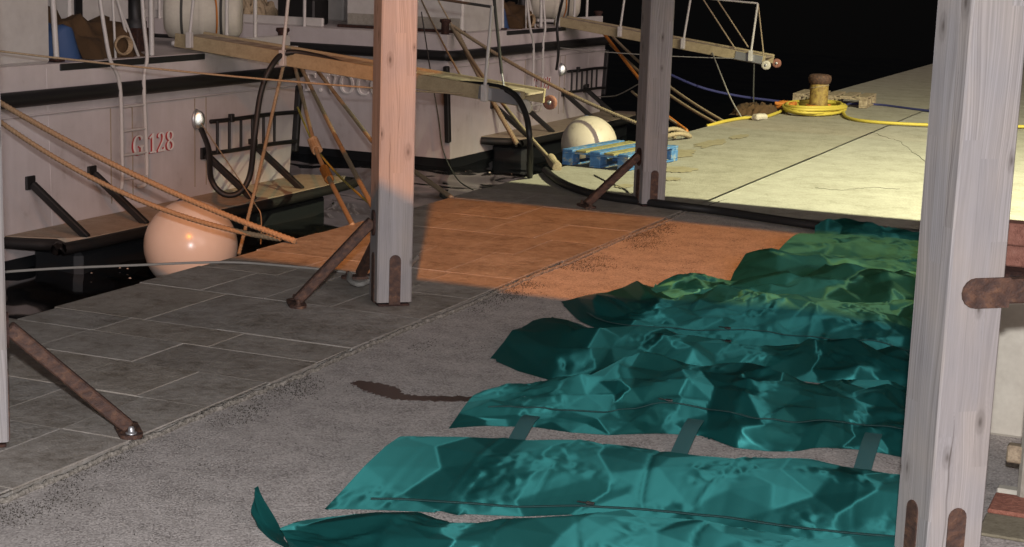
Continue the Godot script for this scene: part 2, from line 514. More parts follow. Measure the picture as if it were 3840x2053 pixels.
	M.plank = textured(co[0], 0.6, 0.7, null, 1.0, Color(1.0, 0.93, 0.78))
	M.galv = mat(lin(0.42, 0.43, 0.44), 0.38, 0.7)
	M.steel = mat(lin(0.5, 0.5, 0.5), 0.25, 1.0)
	M.dark_glass = mat(lin(0.01, 0.011, 0.013), 0.08)
	M.lens = mat(lin(0.86, 0.95, 0.88), 0.36, 1.0)
	var ro := ramp_texture(256, [[nbytes(noise(31, 0.06, 3), 256), 0.7], [nbytes(noise(32, 0.35, 2), 256), 0.5]], [[0.0, Color(0.16, 0.12, 0.07)], [0.5, Color(0.34, 0.27, 0.17)], [1.0, Color(0.50, 0.43, 0.30)]])
	M.rope = textured(ro[0], 0.22, 0.9, null, 1.0)
	M.rope_pale = textured(ro[0], 0.2, 0.9, null, 1.0, Color(1, 1, 1))
	M.rope_tan = textured(ro[0], 0.22, 0.9, null, 1.0, Color(1.0, 0.96, 0.93))
	M.yellow = textured(hu[0], 0.25, 0.6, null, 1.0, lin(1.0, 0.84, 0.13))
	M.orange = textured(hu[0], 0.25, 0.7, null, 1.0, lin(0.95, 0.33, 0.05))
	M.blue_rope = textured(hu[0], 0.25, 0.8, null, 1.0, lin(0.05, 0.06, 0.24))
	M.cord = mat(lin(0.05, 0.05, 0.045), 0.8)
	M.grey_cord = textured(hu[0], 0.2, 0.8, null, 1.0, lin(0.5, 0.5, 0.47))
	# floats: plastic with scuffs
	var fl := ramp_texture(S, [[mid, 0.5], [big, 0.6], [fine, 0.12]], [[0.0, Color(0.22, 0.17, 0.12)], [0.16, Color(0.55, 0.49, 0.42)], [0.3, Color(0.69, 0.64, 0.57)], [1.0, Color(0.74, 0.70, 0.64)]])
	M.float_clean = textured(fl[0], 7.0, 0.24, null, 1.0, Color(1, 1, 1), false)
	M.float_dirty = textured(fl[0], 0.8, 0.45, null, 1.0, Color(0.97, 0.95, 0.9), false)
	# blue pallet paint, worn to the wood
	var bl := ramp_texture(256, [[nbytes(noise(41, 0.03, 4), 256), 0.9], [nbytes(noise(42, 0.25, 2), 256), 0.4]], [[0.0, Color(0.03, 0.10, 0.25)], [0.5, Color(0.06, 0.18, 0.40)], [0.66, Color(0.11, 0.25, 0.45)], [0.74, Color(0.34, 0.29, 0.2)], [1.0, Color(0.42, 0.37, 0.26)]])
	M.blue_wood = textured(bl[0], 0.7, 0.75, null, 1.0)
	var wd := ramp_texture(256, [[nbytes(noise(43, 0.04, 4), 256), 0.8], [nbytes(noise(44, 0.3, 2), 256), 0.4]], [[0.0, Color(0.12, 0.09, 0.06)], [0.5, Color(0.30, 0.24, 0.16)], [1.0, Color(0.45, 0.38, 0.27)]])
	M.raw_wood = textured(wd[0], 0.6, 0.85, null, 1.0)
	M.worn_blue = textured(wd[0], 0.6, 0.85, null, 1.0, Color(0.95, 1.0, 0.82))
	var br := ramp_texture(256, [[nbytes(noise(51, 0.05, 4), 256), 0.6], [nbytes(noise(52, 0.35, 2), 256), 0.5]], [[0.0, Color(0.13, 0.05, 0.035)], [0.5, Color(0.27, 0.12, 0.085)], [1.0, Color(0.38, 0.2, 0.15)]])
	M.brick = textured(br[0], 0.5, 0.9, normal_of(br[1], 3.0), 1.0)
	M.plaster = textured(hu[0], 0.6, 0.9, null, 1.0, Color(1.0, 0.99, 0.93))
	M.red_tile = textured(br[0], 0.35, 0.9, normal_of(br[1], 4.0), 1.0, Color(1, 0.95, 0.92))
	# bag cloth: coated satin weave, threads along the bag
	var bm := mat(lin(0.018, 0.155, 0.148), 0.51, 0.70)
	bm.anisotropy_enabled = true
	bm.anisotropy = -0.92
	bm.metallic_specular = 0.45
	M.bag = bm
	M.zip = mat(lin(0.035, 0.10, 0.098), 0.55)
	M.strap = mat(lin(0.05, 0.15, 0.155), 0.6, 0.2)
	M.stain = mat(lin(0.075, 0.05, 0.042), 0.45)
	for i in 4:
		var wm := StandardMaterial3D.new()
		wm.albedo_texture = wood_texture(100 + i, 512 if i % 2 == 1 else 256)
		wm.albedo_color = Color(0.93, 0.93, 0.93)
		wm.roughness = 0.75
		M["post%d" % i] = wm
	M.net = textured(ro[0], 0.12, 0.95, null, 1.0, Color(0.5, 0.42, 0.33))
	M.tarp = mat(lin(0.03, 0.07, 0.17), 0.6)
	M.red = mat(lin(0.40, 0.03, 0.03), 0.5)
	M.roof = mat(lin(0.25, 0.24, 0.23), 0.8)
	var wa := mat(lin(0.006, 0.008, 0.010), 0.06)
	M.water = wa

# ---------------------------------------------------------------- timber posts of the canopy
func box_uv(w: float, h: float, b: float) -> ArrayMesh:
	# square post with chamfered arrises, one quarter of the grain picture on each face
	var ring := []
	var r := w * 0.5
	for i in 4:
		var q := Basis(Vector3.UP, PI * 0.5 * i)
		ring.append([q * Vector3(-r + b, 0, r), q * Vector3(0, 0, 1), i * 0.25])
		ring.append([q * Vector3(r - b, 0, r), q * Vector3(0, 0, 1), i * 0.25 + 0.24])
	var st := SurfaceTool.new()
	st.begin(Mesh.PRIMITIVE_TRIANGLES)
	for i in 8:
		var a: Array = ring[i]
		var c: Array = ring[(i + 1) % 8]
		var nn: Vector3 = a[1] if i % 2 == 0 else (a[1] + c[1]).normalized()
		var u1: float = c[2] if i < 7 else 1.0
		for q in [[a[0], 0.0, a[2]], [c[0], 0.0, u1], [c[0], h, u1], [a[0], 0.0, a[2]], [c[0], h, u1], [a[0], h, a[2]]]:
			st.set_normal(nn)
			st.set_uv(Vector2(q[2], q[1] / 2.6))
			st.add_vertex(q[0] + Vector3.UP * q[1])
	for e in [0.0, h]:
		for i in 6:
			for k in [0, i + 1, i + 2]:
				st.set_normal(Vector3.UP if e > 0 else Vector3.DOWN)
				st.set_uv(Vector2(0.5, 0.5))
				st.add_vertex(ring[k][0] + Vector3.UP * e)
	return wound(st)

func timber_post(at: Vector3, k: int, label: String, feet: Array) -> Node3D:
	var turn := deg_to_rad(41.0)
	var W := 0.178
	var t := thing("timber_post", label, "post", at, turn, "timber posts of the quay canopy")
	part(t, "timber", box_uv(W, 2.33 - at.y, 0.006), M["post%d" % k], Vector3(0, 0.022, 0))
	part(t, "base_plate", cbox(Vector3(0.16, 0.012, 0.16), 0.003), M.rust_dark, Vector3(0, 0.006, 0))
	for i in 4:
		var b := Basis(Vector3.UP, PI * 0.5 * i)
		part(t, "shoe_plate", plate(stadium(0.058, 0.25), 0.012), M.rust, b * Vector3(0, 0.012, W * 0.5 - 0.002), b)
	for f in feet:
		var foot: Vector3 = t.transform.affine_inverse() * (f[0] as Vector3)
		var hit: Vector3 = Vector3(foot.x, 0, foot.z).normalized() * (W * 0.5 + 0.008) + Vector3.UP * f[1]
		var br := beam(t, "brace", foot + Vector3.UP * 0.02, hit, 0.05, 0.05, M.rust, 0.006)
		part(t, "brace_plate", plate(stadium(0.075, 0.13, true), 0.012), M.rust_dark, hit - Vector3(0, 0.075, 0) - Vector3(hit.x, 0, hit.z).normalized() * 0.006, Basis(Vector3.UP, atan2(hit.x, hit.z)))
		var d := Vector3(foot.x, 0, foot.z).normalized()
		var s := Vector3(-d.z, 0, d.x)
		var fp := part(t, "foot_plate", plate(stadium(0.085, 0.21, true), 0.014), M.rust, foot + Vector3.UP * 0.008 - s * 0.105, Basis(s.cross(Vector3.UP), s, Vector3.UP))
		for q in [-0.07, 0.07]:
			part(t, "bolt", lathe([Vector2(0.001, 0.03), Vector2(0.009, 0.028), Vector2(0.012, 0.018), Vector2(0.012, 0.008), Vector2(0.02, 0.008), Vector2(0.02, 0.0)], 10), M.galv if f.size() > 2 else M.rust, foot + s * q + Vector3.UP * 0.012)
	return t

# ---------------------------------------------------------------- ships
func text_mesh(s: String, size: float, depth: float) -> TextMesh:
	var f := SystemFont.new()
	f.font_names = PackedStringArray(["Droid Serif"])
	var m := TextMesh.new()
	m.text = s
	m.font = f
	m.font_size = 64
	m.pixel_size = size / 46.0
	m.depth = depth
	m.curve_step = 2.0
	return m

func hull_mesh(y0: float, y1: float, half0: float, half1: float, deep: float) -> ArrayMesh:
	# plan outline from the transom forward (towards -x), swept between two heights, sides flared
	var v := PackedVector3Array()
	var ix := PackedInt32Array()
	var sec := 14
	for lev in 5:
		var t := lev / 4.0
		var y := lerpf(y0, y1, t)
		var hb := lerpf(half0, half1, t)
		for side in [-1.0, 1.0]:
			for i in sec + 1:
				var k := float(i) / sec
				var w := hb * (1.0 - pow(k, 3.0)) * (1.0 + 0.0 * k)
				v.append(Vector3(-k * (14.0 + 1.5 * t), y, side * maxf(w, 0.02)))
	var row := 2 * (sec + 1)
	var flat := PackedVector3Array()
	var tri := []
	for lev in 4:
		for side in 2:
			for i in sec:
				var a := lev * row + side * (sec + 1) + i
				tri.append([a, a + 1, a + row])
				tri.append([a + 1, a + row + 1, a + row])
		var b := lev * row
		tri.append([b, b + sec + 1, b + row])
		tri.append([b + sec + 1, b + row + sec + 1, b + row])
	for lev in [0, 4]:
		for i in sec:
			var a: int = lev * row + i
			tri.append([a, a + 1, a + sec + 1])
			tri.append([a + 1, a + sec + 2, a + sec + 1])
	var st := SurfaceTool.new()
	st.begin(Mesh.PRIMITIVE_TRIANGLES)
	for t in tri:
		var f := (v[t[1]] - v[t[0]]).cross(v[t[2]] - v[t[0]]).normalized()
		var c: Vector3 = (v[t[0]] + v[t[1]] + v[t[2]]) / 3.0
		if f.dot(c - Vector3(-6, (y0 + y1) * 0.5, 0)) < 0:
			f = -f
		for k in t:
			st.set_normal(f)
			st.add_vertex(v[k])
	return wound(st)

func make_ship(label: String, at: Vector3, number: String, side_name: String) -> Node3D:
	# local: transom in the plane x = 0 facing +x, z runs along the quay (-z is to the right seen from the quay)
	var t := thing("fishing_boat", label, "boat", at, 0.0, "white fishing boats moored stern to the quay")
	var HB := 2.54
	part(t, "hull", hull_mesh(-0.56, 0.83, 2.38, HB, 0.0), M.hull)
	part(t, "boot_top", hull_mesh(-1.4, -0.561, 2.2, 2.375, 0.0), M.boot)
	# black rubbing strake round the stern
	var rr := []
	for i in 11:
		rr.append(Vector3(-10.0 + i, 0.60 + 0.012 * (10 - i) * 0.0, (HB - 0.02) * (1.0 - pow(absf(-10.0 + i) / 15.3, 3.0)) + 0.02))
	rr.append(Vector3(-0.02, 0.60, HB + 0.01))
	rr.append(Vector3(0.05, 0.60, HB - 0.06))
	for i in 9:
		rr.append(Vector3(0.055, 0.60, lerpf(HB - 0.2, -HB + 0.2, i / 8.0)))
	rr.append(Vector3(0.05, 0.60, -HB + 0.04))
	part(t, "rubbing_strake", tube(rr, 0.058, 10), M.rubber)
	part(t, "weld_seam", tube([Vector3(0.012, 0.47, HB - 0.06), Vector3(0.012, 0.47, -HB + 0.06)], 0.008, 6), M.hull)
	for zz in [1.05, -1.9]:
		part(t, "plate_seam", tube([Vector3(-0.001, -0.5, zz * 0.965), Vector3(-0.001, 0.8, zz)], 0.004, 6), M.hull)
	for zz in [0.02, 0.30, -0.85, -1.02]:
		part(t, "drain_streak", cbox(Vector3(0.004, 0.75, 0.012), 0.001), M.beige, Vector3(0.004, 0.08, zz))
	# stern platform a hand above the water
	var pl := PackedVector2Array([Vector2(0, 1.55), Vector2(0.36, 1.42), Vector2(0.52, 1.25), Vector2(0.56, -2.3), Vector2(0.40, -2.75), Vector2(0.0, -2.6)])
	var plr := Basis(Vector3(1, 0, 0), Vector3(0, 0, 1), Vector3(0, -1, 0))
	var pf := part(t, "stern_platform", plate(pl, 0.05), M.beige, Vector3(0.002, -0.40, 0), plr)
	var ed := []
	for p in pl:
		ed.append(Vector3(p.x + 0.004, -0.425, p.y))
	part(pf, "platform_rim", tube(spl([ed[0], ed[1], ed[2], ed[3], ed[4], ed[5]], 4), 0.045, 8), M.rubber, Vector3.ZERO, Basis.IDENTITY)
	pf.get_child(0).transform = pf.transform.affine_inverse() * Transform3D.IDENTITY
	part(t, "platform_hull", cbox(Vector3(0.44, 0.5, 3.6), 0.05), M.boot, Vector3(0.24, -0.72, -0.5))
	for zz in [1.27, 0.55, -0.98, -1.77]:
		var a := Vector3(0.03, -0.03, zz)
		beam(t, "platform_strut", a, Vector3(0.50, -0.385, zz - 0.02), 0.05, 0.055, M.rubber, 0.008)
		part(t, "strut_pad", cbox(Vector3(0.02, 0.10, 0.10), 0.004), M.rubber, Vector3(0.011, -0.02, zz))
	# ladder of two bent pipes
	for s in [0, 1]:
		var z0: float = [0.30, -0.02][s]
		var lean: float = [0.17, -0.02][s]
		var pts := [Vector3(0.02, -0.19, z0), Vector3(0.10, -0.16, z0), Vector3(0.11, 0.1, z0), Vector3(0.11, 0.64, z0 + [0.02, 0.03][s]), Vector3(0.11, 0.84, z0 + lean * 0.8), Vector3(0.08, 1.1, z0 + lean), Vector3(0.03, 1.6, z0 + lean * 1.3), Vector3(-0.1, 2.0, z0 + lean * 1.4)]
		part(t, "ladder_rail", tube(spl(pts, 5), 0.016, 8), M.white)
	for i in 4:
		part(t, "ladder_rung", tube([Vector3(0.11, -0.1 + i * 0.19, 0.30), Vector3(0.11, -0.1 + i * 0.19, -0.02)], 0.011, 6), M.white)
	# number: white letters with a red shadow
	var red := part(t, "number", text_mesh(number, 0.155, 0.006), M.red, Vector3(0.006, 0.125, -0.243), Basis(Vector3.UP, PI * 0.5))
	part(red, "number_face", text_mesh(number, 0.155, 0.004), M.letter, Vector3(0.012, 0.004, 0.006))
	if side_name != "":
		part(t, "boat_name", text_mesh(side_name, 0.21, 0.03), M.letter, Vector3(-1.22, 0.20, HB - 0.072), Basis(Vector3.RIGHT, 0.11))
	# hawse with a bright mirror cover
	part(t, "hawse_rim", lathe([Vector2(0.05, 0.0), Vector2(0.065, 0.012), Vector2(0.05, 0.03), Vector2(0.042, 0.02)], 20), M.galv, Vector3(0.0, 0.28, -0.86), Basis(Vector3.BACK, -PI * 0.5) * Basis.from_scale(Vector3(1.35, 1, 1)))
	part(t, "hawse_lens", lathe([Vector2(0.001, 0.022), Vector2(0.03, 0.020), Vector2(0.05, 0.012), Vector2(0.055, 0.0)], 16), M.lens, Vector3(0.035, 0.28, -0.86), Basis(Vector3.UP, -0.92) * Basis(Vector3.BACK, -PI * 0.5 + 0.1) * Basis.from_scale(Vector3(1.35, 1, 1)))
	# black guard rail standing off the transom
	var g := part(t, "guard_rail", tube(spl([Vector3(0.05, 0.25, -1.02), Vector3(0.09, 0.25, -1.3), Vector3(0.10, 0.25, -1.9), Vector3(0.08, 0.235, -2.3), Vector3(0.02, 0.22, -2.53)], 5), 0.019, 8), M.rubber)
	part(g, "lower_bar", tube(spl([Vector3(0.05, -0.02, -1.0), Vector3(0.09, -0.02, -1.3), Vector3(0.10, -0.02, -1.9), Vector3(0.08, -0.035, -2.3), Vector3(0.02, -0.05, -2.5)], 5), 0.019, 8), M.rubber)
	for i in 6:
		var zz := -1.06 - i * 0.185
		part(g, "upright", tube([Vector3(0.09, 0.25, zz), Vector3(0.09, -0.02, zz)], 0.013, 6), M.rubber)
	part(g, "clamp", cbox(Vector3(0.04, 0.07, 0.05), 0.004), M.rubber, Vector3(0.095, 0.265, -1.27))
	part(g, "clamp", cbox(Vector3(0.04, 0.05, 0.09), 0.004), M.rubber, Vector3(0.09, 0.03, -1.62))
	part(t, "corner_fender", cbox(Vector3(0.06, 0.62, 0.06), 0.01), M.rubber, Vector3(0.02, 0.16, -HB + 0.04), Basis(Vector3.RIGHT, -0.11))
	part(t, "corner_fender", cbox(Vector3(0.06, 0.86, 0.07), 0.01), M.rubber, Vector3(0.0, 0.06, HB - 0.05), Basis(Vector3.RIGHT, 0.11))
	# deck, stern house on the near corner, recess with working gear
	part(t, "deck_house", cbox(Vector3(1.5, 1.6, 1.1), 0.02), M.white, Vector3(-0.79, 1.63, 1.5))
	part(t, "house_plinth", cbox(Vector3(1.44, 0.13, 0.012), 0.003), M.concrete_dark, Vector3(-0.79, 0.93, 2.058))
	part(t, "ledge", cbox(Vector3(1.6, 0.03, 0.10), 0.004), M.rust_dark, Vector3(-0.8, 0.847, 2.1))
	part(t, "aft_cabin", cbox(Vector3(2.2, 1.6, 1.7), 0.02), M.white, Vector3(-3.4, 1.63, -0.1))
	part(t, "cabin_band", cbox(Vector3(0.012, 0.10, 1.66), 0.003), M.rubber, Vector3(-2.29, 1.30, -0.1))
	part(t, "cabin_window", cbox(Vector3(0.012, 0.36, 0.9), 0.004), M.dark_glass, Vector3(-2.29, 1.62, 0.1))
	part(t, "side_cabin", cbox(Vector3(5.0, 1.6, 1.9), 0.02), M.white, Vector3(-6.5, 1.63, 0.6))
	part(t, "cabin_door", cbox(Vector3(0.6, 1.4, 0.02), 0.004), M.dark_glass, Vector3(-5.0, 1.55, 1.56))
	part(t, "port_bulwark", cbox(Vector3(0.05, 0.10, 0.9), 0.01), M.white, Vector3(-0.05, 0.88, -2.0))
	part(t, "raft_locker", cbox(Vector3(0.5, 1.5, 0.9), 0.02), M.white, Vector3(-1.4, 1.58, -1.15))
	part(t, "locker_slot", cbox(Vector3(0.02, 1.4, 0.10), 0.004), M.dark_glass, Vector3(-1.14, 1.6, -0.8))
	part(t, "rail_slot", cbox(Vector3(0.012, 0.05, 1.9), 0.003), M.boot, Vector3(0.003, 0.80, -0.05))
	# pile of netting under a tarpaulin on deck
	var nf := noise(71, 1.6, 2)
	part(t, "net_pile", lump(0.95, 0.42, 0.34, nf, 26), M.net, Vector3(-1.0, 0.83, 0.02))
	part(t, "tarpaulin", lump(0.5, 0.26, 0.36, noise(72, 1.2, 2), 20), M.tarp, Vector3(-0.72, 0.83, 0.62))
	part(t, "winch", lathe([Vector2(0.001, 0.3), Vector2(0.10, 0.3), Vector2(0.10, 0.26), Vector2(0.055, 0.24), Vector2(0.055, 0.08), Vector2(0.10, 0.06), Vector2(0.10, 0.0)], 16), M.rubber, Vector3(-0.5, 1.02, -0.72))
	part(t, "winch_stand", cbox(Vector3(0.2, 0.2, 0.2), 0.01), M.rust_dark, Vector3(-0.5, 0.925, -0.72))
	for q in [[0.82, 0.84, 0.03], [0.1, 0.08, 0.014], [-0.12, 0.05, 0.016], [-0.2, 0.1, 0.016], [-0.38, -0.42, 0.03]]:
		part(t, "stanchion", tube([Vector3(-0.09, 0.83, q[0]), Vector3(-0.13, 1.9, q[1] - (0.0 if q[2] > 0.02 else q[0] * 0.9 - 0.12))], q[2] * 0.75, 8), M.white)
	part(t, "stanchion_foot", cbox(Vector3(0.09, 0.02, 0.09), 0.004), M.rust_dark, Vector3(-0.09, 0.845, 0.82))
	var coil := []
	for i in 60:
		var a := TAU * i / 20.0
		coil.append(Vector3(-0.05 + 0.0004 * i, 0.93 + 0.07 * sin(a), 0.07 + (0.09 + 0.008 * (i / 20)) * cos(a)))
	part(t, "heaving_line", tube(coil, 0.010, 6), M.rope_tan)
	# liferaft canister on its cradle at the far corner
	var rc := Vector3(-0.42, 1.13, -1.62)
	var rb := Basis(Vector3.UP, deg_to_rad(28.0)) * Basis(Vector3.BACK, -PI * 0.5)
	var raft := part(t, "liferaft", lathe([Vector2(0.001, -0.34), Vector2(0.16, -0.335), Vector2(0.215, -0.30), Vector2(0.235, -0.22), Vector2(0.235, -0.03), Vector2(0.25, -0.02), Vector2(0.25, 0.02), Vector2(0.235, 0.03), Vector2(0.235, 0.22), Vector2(0.215, 0.30), Vector2(0.16, 0.335), Vector2(0.001, 0.34)], 32), M.plaster, rc, rb)
	for yy in [-0.17, 0.17]:
		part(raft, "band", lathe([Vector2(0.236, -0.012), Vector2(0.241, -0.010), Vector2(0.241, 0.010), Vector2(0.236, 0.012)], 32), M.cord, Vector3(0, yy, 0))
	part(raft, "painter", tube(spl([Vector3(0.2, 0.12, 0.13), Vector3(0.06, 0.14, 0.24), Vector3(-0.14, 0.12, 0.2), Vector3(-0.24, 0.03, 0.05)], 5), 0.009, 6), M.orange)
	part(t, "raft_cradle", cbox(Vector3(0.5, 0.04, 0.6), 0.01), M.white, Vector3(-0.42, 0.875, -1.62), Basis(Vector3.UP, deg_to_rad(28.0)))
	for zz in [-1.42, -1.88]:
		part(t, "rail_post", tube([Vector3(-0.05, 0.83, zz), Vector3(-0.05, 1.9, zz)], 0.018, 8), M.white)
	# side rail with stanchions, rope heap amidships
	for xx in [-1.9, -2.9, -3.9, -4.9]:
		part(t, "side_stanchion", tube([Vector3(xx, 0.83, HB - 0.16), Vector3(xx, 1.9, HB - 0.16)], 0.02, 8), M.white)
	part(t, "coaming", cbox(Vector3(5.0, 0.10, 0.05), 0.01), M.white, Vector3(-4.2, 0.88, HB - 0.2), Basis(Vector3.UP, 0.02))
	part(t, "rope_heap", lump(0.34, 0.34, 0.28, noise(75, 7.0, 3), 24), M.rope, Vector3(-3.0, 0.83, 1.85))
	part(t, "fish_box", cbox(Vector3(0.5, 0.3, 0.36), 0.02), M.rubber, Vector3(-2.2, 0.98, 1.9))
	# mooring bitts on both corners
	for zz in [HB - 0.12, -HB + 0.14]:
		var b := part(t, "mooring_bitt", lathe([Vector2(0.001, 0.17), Vector2(0.06, 0.165), Vector2(0.065, 0.14), Vector2(0.045, 0.12), Vector2(0.045, 0.0)], 14), M.rust_dark, Vector3(-0.08, 0.83, zz))
	return t

func lump(rx: float, rz: float, h: float, f: FastNoiseLite, k: int) -> ArrayMesh:
	var v := PackedVector3Array()
	var ix := PackedInt32Array()
	for i in k + 1:
		for j in k + 1:
			var u := float(i) / k * 2.0 - 1.0
			var w := float(j) / k * 2.0 - 1.0
			var e := clampf(1.0 - (u * u * u * u + w * w * w * w), 0.0, 1.0)
			var n := f.get_noise_2d(u * rx * 2.0, w * rz * 2.0)
			v.append(Vector3(u * rx * (1.0 + 0.15 * n), maxf(0.0, h * sqrt(e) * (0.75 + 0.7 * n)), w * rz * (1.0 + 0.2 * n)))
	for i in k:
		for j in k:
			var a := i * (k + 1) + j
			ix.append_array([a, a + 1, a + k + 1, a + 1, a + k + 2, a + k + 1])
	var up := PackedVector3Array()
	up.resize(v.size())
	up.fill(Vector3.UP)
	return fix_normals(v, ix, PackedVector2Array(), 1.0, up)

func gangway(label: String, a: Vector3, b: Vector3, posts: Array, w: float) -> Node3D:
	var t := thing("gangway", label, "gangway", Vector3.ZERO, 0.0, "gangways hung out over the quay edge")
	var d := (b - a).normalized()
	var far := Vector3(0, 0, -w)
	beam(t, "side_beam", a, b, 0.03, 0.115, M.plank, 0.004)
	beam(t, "side_beam", a + far, b + far, 0.03, 0.115, M.plank, 0.004)
	var n := int(a.distance_to(b) / 0.16)
	for i in n:
		var c := a.lerp(b, (i + 0.5) / n)
		var up := d.cross(Vector3(0, 0, -1)).normalized()
		if up.y < 0:
			up = -up
		part(t, "tread", cbox(Vector3(0.145, 0.018, w - 0.035), 0.003), M.beige, c + far * 0.5 + up * 0.03, Basis(d, up, d.cross(up)))
	for p in posts:
		var foot: Vector3 = p[0]
		beam(t, "socket", foot - Vector3(0, 0.05, 0) + Vector3(0, 0, 0.026), foot + Vector3(0, 0.08, 0.026), 0.05, 0.05, M.white, 0.005)
		part(t, "stanchion", tube([foot + Vector3(0, 0.0, 0.03), p[1]], 0.014, 10), M.white)
	part(t, "end_plate", cbox(Vector3(0.35, 0.10, 0.012), 0.003), M.galv, b - d * 0.2 + Vector3(0, 0, 0.024), Basis(d, d.cross(Vector3(0, 0, -1)) * -1.0, Vector3(0, 0, 1)))
	for s in [0.0, 1.0]:
		var c: Vector3 = b + far * s + d * 0.03 + Vector3(0, -0.05, 0.045 if s == 0.0 else -0.045)
		var wh := part(t, "wheel", lathe([Vector2(0.012, -0.022), Vector2(0.03, -0.022), Vector2(0.048, -0.02), Vector2(0.058, -0.012), Vector2(0.058, 0.012), Vector2(0.048, 0.02), Vector2(0.03, 0.022), Vector2(0.012, 0.022)], 20), M.brick if s == 1.0 else M.plaster, c, Basis(Vector3.RIGHT, PI * 0.5))
		part(wh, "hub", lathe([Vector2(0.001, 0.03), Vector2(0.016, 0.028), Vector2(0.02, 0.02), Vector2(0.02, -0.03)], 12), M.galv)
	return t

func rope(called: String, label: String, cat: String, pts: Array, r: float, m: Material, lay := 0.0, group := "mooring and rigging lines") -> MeshInstance3D:
	return solo(called, tube(pts, r, 15 if lay > 0.0 else 7, lay), m, label, cat, group)

# ---------------------------------------------------------------- cloth
# a sheet laid over a long low form, given too much cloth and relaxed until it buckles and settles
func bag_form(k: int, nu: int, nv: int, near: Array, crest: Array, far: Array) -> PackedVector3Array:
	var base := PackedVector3Array()
	var rag := noise(700 + k, 0.35, 2)
	for i in nu + 1:
		var fi := float(i) / nu * (crest.size() - 1)
		var i0 := mini(int(fi), crest.size() - 2)
		var ft := fi - i0
		var a: Vector3 = (near[i0] as Vector3).lerp(near[i0 + 1], ft)
		var c: Vector3 = (crest[i0] as Vector3).lerp(crest[i0 + 1], ft)
		var e: Vector3 = (far[i0] as Vector3).lerp(far[i0 + 1], ft)
		var ragged := Vector3(rag.get_noise_1d(fi * 2.0), 0, rag.get_noise_1d(fi * 2.6 + 60.0) + 0.5 * rag.get_noise_1d(fi * 7.0)) * 0.03
		a += ragged
		for j in nv + 1:
			var v := float(j) / nv
			var q: Vector3
			var hh: float
			if v < 0.62:
				var t := v / 0.62
				q = a.lerp(c, t)
				hh = pow(sin(t * PI * 0.5), 1.2)
			else:
				var t := (v - 0.62) / 0.38
				q = c.lerp(e, t)
				hh = pow(cos(t * PI * 0.5), 0.9)
			q.y = -0.016 + (c.y + 0.016) * hh
			base.append(q)
	return base

